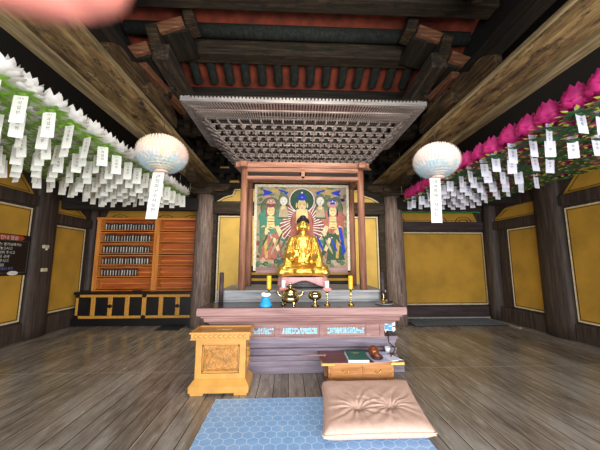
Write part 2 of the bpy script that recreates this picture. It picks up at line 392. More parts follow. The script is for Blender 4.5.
for sx in (-1, 1):
    f = lambda u, v, t, sx=sx: (sx * (XW - t), u, v)
    ye = 5.70 if sx < 0 else 5.25; ys = 6.26 if sx < 0 else 5.80
    z3 = .36; zt = 2.56
    mb = MB(); panel(mb, f, 2.2, ye, z3, zt); panel(mb, f, -1.0, 2.0, z3, zt); trim(mb, PM)
    mb = MB(); panel(mb, f, ys, 7.2 if sx < 0 else 6.75, .4, 2.3); trim(mb, PM)
    # strips over the panels with slanted ends
    mb = MB()
    for a, b, z0, z1 in ((2.2, ye, 2.84, 3.35), (ys, 7.2, 2.56, 2.86)):
        g = f
        mb.prism([(a, z0), (b, z0), (b - .05, z0 + .06), (b - .45, z1), (a, z1)], g, 0, .012, 0)
        mb.prism([(a + .03, z0 + .035), (b - .12, z0 + .035), (b - .12, z0 + .045), (a + .03, z0 + .045)], g, 0, .016, 1)
        mb.prism([(b - .12, z0 + .04), (b - .5, z1 - .06), (b - .5, z1 - .045), (b - .105, z0 + .04)], g, 0, .016, 1)
    trim(mb, PM)
    # horizontal rails of the side wall
    mb = MB()
    mb.b2(sx * XW, sx * (XW - .09), -1.2, ye, .0, .33); mb.b2(sx * XW, sx * (XW - .09), ys - .1, YB, .0, .36)
    mb.b2(sx * XW, sx * (XW - .12), -1.2, ye, 2.6, 2.82); mb.b2(sx * XW, sx * (XW - .1), ys - .1, YB, 2.33, 2.55)
    mb.b2(sx * XW, sx * (XW - .16), -1.2, YB, 3.4, 3.7)
    trim(mb, 'post_dark', .01)
f = lambda u, v, t: (u, YB - t, v)
mb = MB(); panel(mb, f, 2.75, 5.22, .35, 2.3); trim(mb, PM)
mb = MB(); mb.b2(2.3, 5.3, YB, YB - .1, 0, .31); mb.b2(2.3, 5.3, YB, YB - .12, 2.34, 2.58); mb.b2(2.3, 5.3, YB, YB - .12, 2.86, 3.0)
mb.b2(-5.3, -2.3, YB, YB - .1, 0, .31); mb.b2(-5.3, -2.3, YB, YB - .12, 2.86, 3.0); trim(mb, 'sill', .01)
for x0, x1 in ((2.4, 5.08), (-5.08, -2.4)):
    mb = MB(); mb.prism([(x0, 2.6), (x1, 2.6), (x1 - .1, 2.84), (x0 + .1, 2.84)], f, 0, .012, 0)
    mb.prism([(x0 + .05, 2.63), (x1 - .07, 2.63), (x1 - .07, 2.64), (x0 + .05, 2.64)], f, 0, .016, 1)
    c = (x0 + x1) / 2
    for r0, r1 in ((.13, .145), (.07, .085)):   # painted half-round motifs
        for cx in (c - .95, c + .25, c + .95):
            pts = [(cx + r1 * 1.6 * math.cos(a * PI / 8), 2.6 + r1 * math.sin(a * PI / 8)) for a in range(9)] + [(cx + r0 * 1.6 * math.cos(a * PI / 8), 2.6 + r0 * math.sin(a * PI / 8)) for a in range(8, -1, -1)]
            mb.prism(pts, f, 0, .018, 1)
    trim(mb, PM)
mb = MB(); mb.b2(-5.08, -2.4, YB - .012, YB, .3, 2.6); trim(mb, 'plaster_yellow')

def rcol(name, x, y, r, z1, mat, label, z0=0, sx=1):
    mb = MB(); k = []
    for i in range(13):
        t = i / 12; k.append((r * (1.03 - .12 * t * t), z0 + (z1 - z0) * t))
    mb.lathe(k, (x, y, 0), 28, sx=sx)
    return tag(mb.build(name, mat), label, 'column')
rcol('timber_column', -2.24, 6.75, .215, 3.1, 'col_wood', 'thick weathered round column between the orange rack and the altar wall')
rcol('timber_column', 2.42, 6.75, .225, 3.1, 'col_wood', 'thick weathered round column at the altar table’s right end')
rcol('wall_post', -5.3, 5.98, .27, 3.6, 'post_dark', 'dark post beside the black notice board', sx=.4)
rcol('wall_post', 5.3, 5.57, .31, 3.6, 'post_dark', 'wide dark post between two yellow panels of the right wall', sx=.4)
rcol('wall_post', 5.35, 7.3, .2, 3.6, 'post_dark', 'slim dark corner post beyond the black floor grid')
rcol('wall_post', -5.3, 7.42, .12, 3.6, 'post_dark', 'slim dark corner post at the orange rack’s left side')

# central wall behind the altar, between the two columns
YC = 6.85
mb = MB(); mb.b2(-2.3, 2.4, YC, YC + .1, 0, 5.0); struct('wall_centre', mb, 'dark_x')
f = lambda u, v, t: (u, YC - t, v)
PMC = ['plaster_yellow_lit', 'line_black', 'line_white']
mb = MB(); panel(mb, f, -1.93, -.1, .5, 2.62); panel(mb, f, .1, 2.05, .5, 2.62); trim(mb, PMC)
mb = MB(); mb.b2(-2.1, -1.96, YC, YC - .1, 0, 2.7); mb.b2(2.07, 2.2, YC, YC - .1, 0, 2.7); mb.b2(-2.05, 2.2, YC, YC - .14, 2.66, 2.96); mb.b2(-2.05, 2.2, YC, YC - .14, 0, .46)
trim(mb, 'worn_x', .01)
mb = MB()
for s, cx in ((-1, 0), (1, .12)):
    P = [(cx + s * .1, 2.99), (cx + s * 1.98, 2.99), (cx + s * 1.8, 3.1), (cx + s * 1.6, 3.16), (cx + s * 1.55, 3.3), (cx + s * .1, 3.32)]
    mb.prism(P, f, 0, .012, 0)
    for a, b in zip(P[1:5], P[2:6]):
        d = Vector((b[0] - a[0], b[1] - a[1])).normalized() * .012; nn = (-d.y * s, d.x * s)
        for q, mi in ((0, 2), (3.2, 1)):
            o = (nn[0] * q, nn[1] * q)
            mb.prism([(a[0] + o[0], a[1] + o[1]), (b[0] + o[0], b[1] + o[1]), (b[0] + o[0] + nn[0], b[1] + o[1] + nn[1]), (a[0] + o[0] + nn[0], a[1] + o[1] + nn[1])], f, 0, .017, mi)
trim(mb, PMC)
# bracket zone above: small yellow plaster gaps between stacked timbers
for r, z in enumerate((3.42, 3.78, 4.14, 4.5)):
    mb = MB()
    for k in range(-4, 5):
        x = k * .52 + (.26 if r % 2 else 0)
        if abs(x) > 2.1: continue
        mb.prism([(x - .15, z + .02), (x + .15, z + .02), (x + .1, z + .1), (x - .1, z + .1)], f, 0, .02, 0)
    trim(mb, 'plaster_yellow_lit')
    mb = MB(); mb.b2(-2.2, 2.3, YC, YC - .18 - .02 * r, z - .12, z)
    for k in range(-9, 10): mb.b2(k * .26 - .05 - .0, k * .26 + .05, YC, YC - .3, z + .1, z + .22)
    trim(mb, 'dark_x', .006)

# ------------------------------------------------------------------ roof: sloping red boarding with round rafters
def roofz(y): return 4.98 + (5.3 - y) * .45
mb = MB()
Y0, Y1 = 1.0, 5.36
for a, b in (((Y0), (Y1)),):
    pts = [(a, roofz(a)), (b, roofz(b)), (b, roofz(b) + .08), (a, roofz(a) + .08)]
    mb.prism(pts, lambda u, v, t: (t, u, v), -3.0, 3.0)
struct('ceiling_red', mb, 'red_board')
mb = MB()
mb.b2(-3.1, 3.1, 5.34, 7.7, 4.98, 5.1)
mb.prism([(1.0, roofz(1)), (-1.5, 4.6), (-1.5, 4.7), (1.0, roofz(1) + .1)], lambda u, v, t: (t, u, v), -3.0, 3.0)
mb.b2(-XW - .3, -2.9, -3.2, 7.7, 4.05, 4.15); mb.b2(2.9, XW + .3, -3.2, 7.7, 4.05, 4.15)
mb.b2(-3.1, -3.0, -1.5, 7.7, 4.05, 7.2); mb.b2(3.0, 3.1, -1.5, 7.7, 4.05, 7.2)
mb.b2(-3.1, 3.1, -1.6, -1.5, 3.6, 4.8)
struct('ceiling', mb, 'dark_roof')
def capsule(mb, p0, p1, r, n=12, mi=0):
    p0, p1 = Vector(p0), Vector(p1); d = (p1 - p0).normalized()
    pts, rs = [], []
    for k in range(5):
        a = PI / 2 * (1 - k / 4); pts.append(p0 - d * r * math.sin(a) * .999); rs.append(max(.0005, r * math.cos(a)))
    for k in range(5):
        a = PI / 2 * k / 4; pts.append(p1 + d * r * math.sin(a)); rs.append(max(.0005, r * math.cos(a)))
    mb.tube(pts, rs, n, mi, caps=False)
protoR = None
sl = .45; d = Vector((0, -1, sl)).normalized()
for tier, (ye, L, side) in enumerate(((5.12, 1.0, 'rear'), (3.93, 1.5, 'front'))):
    n = 16 if tier == 0 else 16
    for i in range(n):
        x = (i - (n - 1) / 2) * .31 + .05
        if protoR is None:
            mb = MB(); capsule(mb, (0, 0, 0), tuple(d * .62), .085); protoR = mb.build('round_rafter', 'rafter'); o = protoR
        elif tier == 1 and i == 0:
            mb = MB(); capsule(mb, (0, 0, 0), tuple(d * 1.2), .085); protoR = mb.build('round_rafter', 'rafter'); o = protoR
        else: o = protoR.copy(); COL.objects.link(o)
        o.location = (x, ye - .08, roofz(ye) - .075)
        tag(o, 'dark round rafter under the red ceiling, %s from the left in the %s row' % (ORD[i], side), 'rafter', 'round rafters under the red ceiling')
def beam(name, p0, p1, w, h, mat, label, round_=0, bevel=.02):
    mb = MB()
    if round_: mb.tube([p0, p1], round_, 20)
    else: mb.bar(p0, p1, w, h)
    return tag(mb.build(name, mat, bevel=0 if round_ else bevel), label, 'beam')
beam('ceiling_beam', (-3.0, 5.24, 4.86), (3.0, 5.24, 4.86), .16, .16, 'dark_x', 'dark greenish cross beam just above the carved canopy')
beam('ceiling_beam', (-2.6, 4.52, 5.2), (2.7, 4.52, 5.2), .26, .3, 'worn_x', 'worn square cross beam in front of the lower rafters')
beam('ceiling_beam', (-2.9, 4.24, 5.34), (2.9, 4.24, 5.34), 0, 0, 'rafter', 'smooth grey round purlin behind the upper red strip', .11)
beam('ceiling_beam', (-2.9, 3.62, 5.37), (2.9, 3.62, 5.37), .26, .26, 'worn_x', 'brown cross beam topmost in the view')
for k, (x, s) in enumerate(((-1.55, 1), (1.55, -1))):
    mb = MB(); mb.b2(x - .35, x + .35, 4.33, 4.66, 5.3, 5.42); tag(mb.build('short_timber', 'dark_x', bevel=.02), 'short timber lying on the worn cross beam near its %s end' % ('left' if k == 0 else 'right'), 'timber')
# two great longitudinal beams
for sx, w in ((-1, 'white'), (1, 'pink')):
    cx = sx * 2.24
    o = empty('great_beam', (cx, 0, 3.4), 'great weathered beam running back above the %s lotus lanterns' % w, 'beam')
    mb = MB(); P = []
    hw, hh = .28, .56
    for k in range(28):
        a = 2 * PI * k / 28; ca, sa = math.cos(a), math.sin(a)
        P.append((math.copysign(abs(ca) ** .8, ca) * hw, .17 + (math.copysign(abs(sa) ** .6, sa) if sa < 0 else abs(sa)) * (.17 if sa < 0 else .1)))
    P = [(-.25, .0), (.25, .0), (.28, .06), (.28, .22), (.22, .33), (.1, .36), (-.02, .33), (-.12, .24), (-.2, .15), (-.265, .06)]
    mb.prism(P, lambda u, v, t: (cx + sx * u, t, 3.42 + v), -1.4, 6.9); mb.build('beam_log', 'beam_wood', o, bevel=.02)
    mb = MB(); mb.b2(cx + sx * .13, cx + sx * .27, -1.3, 6.8, 3.36, 3.43); mb.b2(cx + sx * .2, cx + sx * .29, -1.3, 6.8, 3.42, 3.5); mb.build('lower_batten', 'beam_edge', o, bevel=.008)
    mb = MB(); mb.b2(cx - sx * .285, cx - sx * .245, -1.3, 6.8, 3.46, 3.51); mb.build('edge_batten', 'beam_edge', o, bevel=.008)
    # upper beam on the inner side, higher up
    o = beam('upper_beam', (sx * 2.08, 3.75, 4.54), (sx * 2.08, 6.8, 4.42), .24, .26, 'worn_y', 'upper beam running back under the ceiling, %s lantern side' % w)
    o = beam('upper_beam', (sx * 2.52, .6, 4.35), (sx * 2.52, 6.8, 4.3), .2, .22, 'dark_y', 'thin dark beam hidden high above the great beam, %s lantern side' % w)
    o = beam('brace_beam', (sx * 2.32, 3.75, 4.3), (sx * 2.2, 5.0, 4.3), .13, .12, 'arm_end_y', 'reddish under-plank beside the upper beam below the ceiling brackets, %s lantern side' % w)
    # slanting aisle beam from column to wall post
    ax = -2.35 if sx < 0 else 2.45
    beam('aisle_beam', (ax, 6.6, 2.84 if sx < 0 else 2.9), (sx * 5.25, 6.35, 2.8 if sx < 0 else 3.03), .2, .29, 'dark_x', 'dark aisle beam from the column to the side wall behind the %s lanterns' % w)
    mb = MB(); nP = 40
    y_g = YB - .16
    pts = [(sx * (2.6 + 2.5 * i / nP), y_g, 2.845 - .008 * math.sin(i * 1.3)) for i in range(nP + 1)]
    mb.tube(pts, .018, 6)
    for i in range(0, nP): mb.ball((pts[i][0], pts[i][1] - .01, pts[i][2]), .026, 6)
    tag(mb.build('garland', 'garland_white' if sx < 0 else 'garland_green'), ('thin white garland strung above the orange rack' if sx < 0 else 'green tinsel garland strung along the beam over the yellow wall'), 'garland')

for sx, w in ((-1, 'white'), (1, 'pink')):   # scroll-cut brackets standing on the great beams
    o = empty('scroll_bracket', (sx * 2.3, 4.0, 3.75), 'scroll-cut timber bracket standing on the great beam, %s lantern side' % w, 'bracket')
    for k, (xx, a, b, zt) in enumerate(((2.28, 2.9, 4.7, .42), (2.18, 3.6, 4.6, .36))):
        P = [(a, .0), (b, .0)]; n = 28
        for i in range(n + 1):
            t = i / n; y = b - (b - a) * t; env = math.sin(PI * min(1, max(0, .12 + .76 * t))) ** .6
            P.append((y, zt * env * (.78 + .22 * abs(math.sin(t * PI * 4)))))
        mb = MB(); mb.prism(P, lambda u, v, t: (sx * xx + t, u, 3.76 + v), -.05, .05); mb.build('scroll_board', 'bracket_y', o, bevel=.01)
# ------------------------------------------------------------------ bracket clusters under the roof
def block(mb, x, y, z, s=.2, h=.12, mi=0):
    a, b = s / 2, s * .36
    P = [(-b, 0), (b, 0), (a, h * .45), (a, h), (-a, h), (-a, h * .45)]
    mb.prism(P, lambda u, v, t: (x + u, y + t, z + v), -s * .42, s * .42, mi)
def arm(mb, p, dirv, L, w, h, mi=0, tip=.3):
    """carved arm: centre p, curved underside at both ends"""
    d = Vector((dirv[0], dirv[1], 0)).normalized(); q = Vector((-d.y, d.x, 0)); p = Vector(p)
    P = [(-L / 2, h), (-L / 2, h * .55), (-L / 2 * (1 - tip * .5), h * .15), (-L / 2 * (1 - tip), 0), (L / 2 * (1 - tip), 0), (L / 2 * (1 - tip * .5), h * .15), (L / 2, h * .55), (L / 2, h)]
    mb.prism(P, lambda u, v, t: p + d * u + q * t + Vector((0, 0, v)), -w / 2, w / 2, mi)
def cluster(x, y, z, sx, label, n=4, sc=1.0):
    o = empty('bracket_cluster', (x, y, z), label, 'bracket')
    for k in range(n):
        zz = z + k * .2 * sc
        mb = MB(); arm(mb, (x, y, zz), (1, 0), (.5 + .22 * k) * sc, .12 * sc, .15 * sc); mb.build('cross_arm', 'bracket', o, bevel=.008)
        mb = MB(); arm(mb, (x, y, zz + .02), (0, 1), (.5 + .24 * k) * sc, .12 * sc, .15 * sc); mb.build('long_arm', 'bracket', o, bevel=.008)
        mb = MB()
        for s in (-1, 1):
            block(mb, x + s * (.2 + .11 * k) * sc, y, zz + .13 * sc, .18 * sc, .09 * sc)
            block(mb, x, y + s * (.2 + .12 * k) * sc, zz + .15 * sc, .18 * sc, .07 * sc)
        mb.build('bearing_blocks', 'dark_x', o, bevel=.005)['kind'] = 'stuff'
    return o
for sx, w in ((-1, 'white'), (1, 'pink')):
    cluster(sx * 2.28, 6.55, 3.95, sx, 'bracket cluster above the column, %s lantern side' % w, 4)
    cluster(sx * 2.15, 5.3, 3.98, sx, 'bracket cluster on the great beam beside the canopy, %s lantern side' % w, 3, .9)
    cluster(sx * 2.5, 4.4, 3.95, sx, 'large stacked bracket cluster where the beams meet, %s lantern side' % w, 3, .8)
    cluster(sx * 2.2, 2.9, 4.75, sx, 'dark bracket cluster high above the round lantern, %s lantern side' % w, 3, .8)
    # two stepped beam ends that show a pale worn face
    for k, (bx, by, bz) in enumerate(((2.44, 3.78, 4.52), (2.02, 3.9, 5.06))):
        o = empty('beam_end', (sx * bx, by, bz), '%s pale worn square beam end in the ceiling brackets, %s lantern side' % (('lower', 'upper')[k], w), 'beam end')
        mb = MB(); mb.box((sx * bx, by + .3, bz), (.5, .6, .2), 0, Matrix.Rotation(sx * .25, 3, 'Y')); mb.build('shaft', 'dark_y', o, bevel=.015)
        mb = MB(); mb.box((sx * bx, by - .03, bz), (.42, .08, .17), 0, Matrix.Rotation(sx * .35, 3, 'Y')); mb.build('end_face', 'arm_end', o, bevel=.015)
        mb = MB(); mb.box((sx * (bx - .25), by + .1, bz + .25), (.16, .3, .42), 0, Matrix.Rotation(sx * .3, 3, 'Y')); mb.build('upright', 'bracket', o, bevel=.015)
for sx, w in ((-1, 'white'), (1, 'pink')):   # carved beam seat between column head and great beam
    cx = -2.28 if sx < 0 else 2.42
    o = empty('column_capital', (cx, 6.6, 3.1), 'carved bracket seat on the column head, %s lantern side' % w, 'bracket')
    mb = MB(); block(mb, cx, 6.75, 3.1, .56, .2); mb.build('seat_block', 'bracket', o, bevel=.01)
    mb = MB(); arm(mb, (cx, 6.5, 3.22), (0, 1), 1.5, .22, .2); mb.build('long_arm', 'bracket', o, bevel=.01)
    mb = MB(); arm(mb, (cx, 6.7, 3.2), (1, 0), 1.3, .14, .18); mb.build('cross_arm', 'bracket', o, bevel=.01)

# ================================================================== ALTAR
o = empty('altar_table', (0, 3.95, 0), 'long mauve wooden altar table with dark top and blue cloud panels', 'altar table')
mb = MB(); mb.b2(-1.37, 1.37, 3.76, 4.32, .865, .9); mb.build('table_top', 'altar_top', o, bevel=.006)
mb = MB()
P = [(3.755, .893), (3.75, .86), (3.75, .80), (3.78, .785), (3.78, .77), (3.80, .76), (3.805, .715), (3.83, .70), (3.86, .66), (4.3, .66), (4.3, .893)]
def molded(mb, P, xa, xb, ins, mi=0):
    """P (y, z) outline; ends drawn in as the front is drawn in"""
    y0 = min(p[0] for p in P)
    L = [(xa + (y - y0) * ins, y, z) for y, z in P]; R = [(xb - (y - y0) * ins, y, z) for y, z in P]
    # side faces should only follow mouldings, keep rear points at the front inset
    k = len(P); mx = max(p[0] for p in P)
    L = [(xa + (min(y, mx - .0) - y0) * ins if y < mx - .01 else xa, y, z) for y, z in P]; R = [(-v[0] + xa + xb, v[1], v[2]) for v in L]
    mb.add(L + R, [tuple(range(k)), tuple(range(2 * k - 1, k - 1, -1))] + [(i, i + k, (i + 1) % k + k, (i + 1) % k) for i in range(k)], mi)
molded(mb, P, -1.385, 1.385, 1.6); mb.build('top_moulding', 'altar_wood', o)
mb = MB(); mb.b2(-1.1, 1.1, 3.87, 4.3, .49, .66)
mb.b2(-1.11, 1.11, 3.855, 3.875, .645, .66); mb.b2(-1.11, 1.11, 3.855, 3.875, .49, .51)
for x in (-1.16, -.88, -.47, .06, .61, 1.09): pass
segs = [(-1.12, -.8), (-.74, -.33), (-.27, .2), (.26, .78), (.84, 1.0)]
for x in [-1.08, -.77, -.36, .24, .87, 1.06]: mb.b2(x - .015 if x > -1.1 else x, x + .045, 3.855, 3.875, .51, .645)
mb.build('front_panel', 'altar_wood', o, bevel=.004)
random.seed(3)
for x0, x1 in ((-1.1, -.8), (-.68, -.39), (-.27, .2), (.33, .83)):
    mb = MB(); n = int((x1 - x0) / .028)
    for i in range(n):
        for zz in (.552, .577, .602):
            cx = x0 + (i + .5) * (x1 - x0) / n + random.uniform(-.008, .008); r = random.uniform(.012, .018)
            ring = [(cx + r * math.cos(a), zz + r * math.sin(a) + random.uniform(-.001, .001)) for a in [j * PI / 4 for j in range(8)]]
            mb.prism(ring, lambda u, v, t: (u, 3.87 - t, v), 0, .006, 0 if random.random() < .95 else 1)
    mb.b2(x0 - .01, x1 + .01, 3.866, 3.872, .54, .614, 1)
    mb.build('cloud_ornament', ['ornament', 'altar_wood'], o)
mb = MB()
P = [(3.90, .49), (3.90, .45), (3.94, .44), (3.94, .40), (3.97, .39), (3.97, .34), (3.93, .33), (3.93, .30), (3.96, .29), (3.96, .25), (3.92, .24), (3.90, .21), (3.90, .19), (3.93, .18), (3.95, .17), (3.96, .16), (3.96, 0), (5.4, 0), (5.4, .49)]
molded(mb, P, -1.3, 1.3, .2); mb.build('stepped_base', 'altar_low', o)
mb = MB(); mb.b2(-1.40, 1.40, 3.95, 5.4, 0, .165); mb.build('plinth', 'altar_low', o, bevel=.01)
mb = MB(); mb.b2(-1.24, 1.26, 4.28, 5.4, .5, 1.07); mb.b2(-1.28, 1.30, 4.24, 4.3, .9, .93); mb.b2(-1.25, 1.27, 4.265, 4.3, .93, 1.035); mb.b2(-1.27, 1.29, 4.25, 4.33, 1.035, 1.072)
mb.build('rear_tier', 'tier_grey', o, bevel=.005)
for s in (-1, 1):
    mb = MB(); mb.tube([(s * 1.2 + .02, 4.2, .9), (s * 1.2 + .02, 4.2, 1.33)], .033, 12); mb.ball((s * 1.2 + .02, 4.2, 1.33), (.033, .033, .012)); mb.build('newel_post', 'sill', o)
mb = MB()
mb.b2(-.95, 1.0, 5.19, 5.22, 1.08, 1.42, 1)  # black sheet added behind the rails to stand for the dark gaps
for z in (1.15, 1.26): mb.b2(-.9, .95, 5.14, 5.18, z, z + .045)
mb.build('back_rail', ['plaster_yellow', 'line_black'], o, bevel=.004)

# canopy with its four posts
CX = .03
o = empty('altar_canopy', (CX, 4.7, 1.07), 'carved wooden canopy house on four posts over the golden Buddha', 'canopy')
for s in (-1, 1):
    for y in (4.35, 5.02):
        mb = MB(); r = .058; mb.tube([(CX + s * .94, y, 1.075), (CX + s * .94, y, 3.06)], [r, r * .92], 16); mb.build('post', 'canopy_post', o)
mb = MB(); mb.b2(CX - 1.08, CX + 1.08, 4.3, 4.4, 3.0, 3.09); mb.b2(CX - 1.08, CX + 1.08, 4.97, 5.07, 3.0, 3.09)
for s in (-1, 1): mb.b2(CX + s * .94 - .05, CX + s * .94 + .05, 4.2, 5.17, 2.98, 3.07)
mb.build('top_frame', 'canopy_lintel', o, bevel=.01)
mb = MB(); mb.b2(CX - .9, CX + .9, 4.31, 4.39, 2.80, 2.86); mb.b2(CX - .9, CX + .9, 4.32, 4.38, 2.93, 3.0); mb.b2(CX - .03, CX + .03, 4.31, 4.39, 2.82, 3.0)
mb.b2(CX - .9, CX + .9, 4.97, 5.05, 2.95, 3.0)
for s in (-1, 1): mb.b2(CX + s * .94 - .03, CX + s * .94 + .03, 4.4, 4.97, 2.82, 2.88)
mb.build('lintel', 'canopy_lintel', o, bevel=.006)
mb = MB()
for s in (-1, 1): mb.b2(CX + s * .05, CX + s * .86, 4.34, 4.36, 2.875, 2.92)
mb.build('fretwork', 'dark_x', o)
Y_F, Y_R = 4.33, 5.1; HW = 1.0; ZB = 3.09; NT = 7
def side_fn(kind):
    if kind == 'f': return (lambda u, out, z: (CX + u, Y_F - out, z)), -HW, HW
    if kind == 'l': return (lambda u, out, z: (CX - HW - out, Y_F + u, z)), 0, Y_R - Y_F
    return (lambda u, out, z: (CX + HW + out, Y_F + u, z)), 0, Y_R - Y_F
OUT = .062; DZ = .066
def barf(mb, F, a, b, w, h, mi=0): mb.bar(F(*a), F(*b), w, h, mi)
for kind in 'flr':
    F, u0, u1 = side_fn(kind)
    mb = MB()
    for k in range(NT + 1):
        out = k * OUT; z = ZB + k * DZ + .05; e = out if kind == 'f' else out
        barf(mb, F, (u0 - out, out, z), (u1 + (out if kind == 'f' else 0), out, z),   .014, .016)
    barf(mb, F, (u0 - NT * OUT, NT * OUT + .01, ZB + NT * DZ + .09), (u1 + (NT * OUT if kind == 'f' else 0), NT * OUT + .01, ZB + NT * DZ + .09), .03, .06)
    mb.build('tie_beam', 'canopy', o)
    n = 19 if kind == 'f' else 7
    for i in range(n):
        t = i / (n - 1); u = u0 + (u1 - u0) * (t if kind == 'f' else .06 + .94 * t)
        tn = (2 * t - 1) if kind == 'f' else (-(1 - t) * 1.0)
        mb = MB(); big = (i % 3 == 0)
        for k in range(NT):
            out = k * OUT; z = ZB + k * DZ
            # the foot of each set spreads with the corner
            uu = u + tn * out * 1.0; un = u + tn * (out + OUT)
            p = Vector(F(uu, out - .03, z + .02)); q = Vector(F(un, out + OUT + .05, z + .045))
            mb.bar(p, q, .024 if big else .016, .026)
            if k < NT: 
                q2 = Vector(F(un, out + OUT + .075, z + .075)); mb.bar(q, q2, .02 if big else .015, .018)   # upturned tongue
            w = (.105 if k % 2 else .075)
            p = Vector(F(uu - w / 2, out, z + .012)); q = Vector(F(uu + w / 2, out, z + .012)); mb.bar(p, q, .02, .022)
            for s in (-1, 0, 1):
                c = F(uu + s * w * .42, out, z + .035); mb.box(c, (.024, .024, .016))
        mb.build('bracket', 'canopy', o)
# inner dark box behind the brackets so the lattice reads
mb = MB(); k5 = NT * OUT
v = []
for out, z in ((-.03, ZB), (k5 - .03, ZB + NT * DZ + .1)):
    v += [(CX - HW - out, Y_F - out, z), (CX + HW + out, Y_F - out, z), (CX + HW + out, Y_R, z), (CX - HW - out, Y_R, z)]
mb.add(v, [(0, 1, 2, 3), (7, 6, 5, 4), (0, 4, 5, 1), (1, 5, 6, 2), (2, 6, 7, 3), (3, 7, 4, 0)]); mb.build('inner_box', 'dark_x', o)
# eaves: two tiers of slats
ZE = ZB + NT * DZ + .07
E1, E2 = k5 + .11, k5 + .27
EO = k5 - .02
for kind in 'flr':
    F, u0, u1 = side_fn(kind)
    mb = MB(); 
    L = (u1 - u0)
    sp = .042; fr = kind == 'f'
    ua, ub = (u0 - E2, u1 + E2) if fr else (u0 - E2, u1)
    n = int((ub - ua) / sp)
    for i in range(n + 1):
        ue = ua + (ub - ua) * i / n        # position at the outer edge
        def inner(ue, a, b):   # a = inner offset, b = outer offset: corners fan
            t = 0
            lim0 = u0 + .35 
            if ue < lim0: ue2 = lim0 - (lim0 - ue) * (lim0 - (u0 - a)) / (lim0 - (u0 - b)) if True else ue; return ue2
            if fr and ue > u1 - .35:
                l1 = u1 - .35; return l1 + (ue - l1) * ((u1 + a) - l1) / ((u1 + b) - l1)
            return ue
        ui = inner(ue, EO, E2); um = inner(ue, E1, E2)
        mb.bar(F(ui, EO, ZE - .03), F(um, E1 + .03, ZE + .005), .016, .02)
        mb.bar(F(um, E1 - .05, ZE + .03), F(ue, E2, ZE + .06), .014, .018)
    mb.build('eave_slats', 'canopy', o)
    mb = MB()
    A = lambda e, z: [F(u0 - e, e, z), F(u1 + (e if fr else 0), e, z)]
    a = A(EO, ZE + .0); b = A(E1 + .02, ZE + .035); c = A(E2, ZE + .085)
    a2 = A(EO, ZE + .02); b2 = A(E1 + .02, ZE + .06); c2 = A(E2, ZE + .1)
    mb.add([a[0], a[1], b[1], b[0], c[1], c[0], a2[0], a2[1], b2[1], b2[0], c2[1], c2[0]], [(0, 1, 2, 3), (3, 2, 4, 5), (6, 9, 8, 7), (9, 11, 10, 8)]); mb.build('eave_board', 'canopy_red', o, fixn=False)
    mb = MB()
    mb.bar(*[F(u0 - E1 - .03 if j == 0 else u1 + ((E1 + .03) if fr else 0), E1 + .03, ZE + .02) for j in (0, 1)], .03, .022)
    mb.build('middle_fascia', 'canopy', o)
    mb = MB()
    mb.bar(*[F(u0 - E2 - .02 if j == 0 else u1 + ((E2 + .02) if fr else 0), E2 + .01, ZE + .085) for j in (0, 1)], .03, .05)
    nn = int((ub - ua) / .05)
    for i in range(nn + 1):
        uu = ua + (ub - ua) * i / nn
        p = Vector(F(uu, E2 + .03, ZE + .118)); q = Vector(F(uu, E2 - .1, ZE + .14)); mb.tube([p, q], .017, 8)
    mb.build('tile_fascia', 'canopy_grey', o)
mb = MB(); mb.b2(CX - HW - E2, CX + HW + E2, Y_F - E2, Y_R, ZE + .12, ZE + .17); mb.build('canopy_roof', 'dark_x', o)

# ------------------------------------------------------------------ altar painting
PY = 5.0
o = empty('altar_painting', (.05, PY, 1.35), 'framed painting of a haloed Buddha with two attendants behind the statue', 'painting')
PX0, PX1, PZ0, PZ1 = -.775, .865, 1.38, 2.86
cxp = (PX0 + PX1) / 2
mb = MB(); mb.b2(PX0, PX1, PY - .01, PY + .01, PZ0, PZ1)
mb.build('canvas', 'p_tan', o)
mb = MB(); 
for a in ((PX0 - .045, PX0, PZ0 - .04, PZ1 + .045), (PX1, PX1 + .045, PZ0 - .04, PZ1 + .045), (PX0, PX1, PZ1, PZ1 + .045)): mb.b2(a[0], a[1], PY - .03, PY + .02, a[2], a[3])
mb.build('white_border', 'line_white', o, bevel=.004)
mb = MB(); mb.b2(PX0, PX1, PY - .03, PY + .02, PZ0 - .08, PZ0 + .02); mb.build('lower_border', 'altar_wood', o, bevel=.004)
PN = ['p_green', 'p_dgreen', 'p_teal', 'p_red', 'p_dred', 'p_skin', 'p_blue', 'p_navy', 'p_white', 'p_tan', 'p_gold', 'p_dark', 'p_rose', 'p_olive']
pi_ = {k: i for i, k in enumerate(PN)}
pm = MB(); lay = [0]
def shape(pts, col):
    lay[0] += 1; y = PY - .0102 - lay[0] * .000045
    pts = [(min(max(p[0], PX0 + .002), PX1 - .002), min(max(p[1], PZ0 + .002), PZ1 - .002)) for p in pts]
    pm.add([(p[0], y, p[1]) for p in pts], [tuple(range(len(pts)))], pi_[col])
def U(u, v): return (PX0 + u * (PX1 - PX0), PZ0 + v * (PZ1 - PZ0))
def ell(u, v, ru, rv, col, rot=0, n=22):
    c = U(u, v); a = math.radians(rot); S = (PX1 - PX0)
    shape([(c[0] + S * (ru * math.cos(t) * math.cos(a) - rv * math.sin(t) * math.sin(a)), c[1] + S * (ru * math.cos(t) * math.sin(a) + rv * math.sin(t) * math.cos(a))) for t in [2 * PI * k / n for k in range(n)]], col)
def poly(pts, col): shape([U(*p) for p in pts], col)
random.seed(11)
for i in range(150):   # cloud and drapery ground
    u, v = random.random(), random.random() ** 1.2
    col = random.choice(['p_olive', 'p_tan', 'p_green', 'p_gold', 'p_rose'] if v > .45 else ['p_green', 'p_dgreen', 'p_red', 'p_olive', 'p_dred', 'p_teal', 'p_tan'])
    ell(u, v, random.uniform(.015, .06), random.uniform(.012, .03), col, random.uniform(-50, 50), 12)
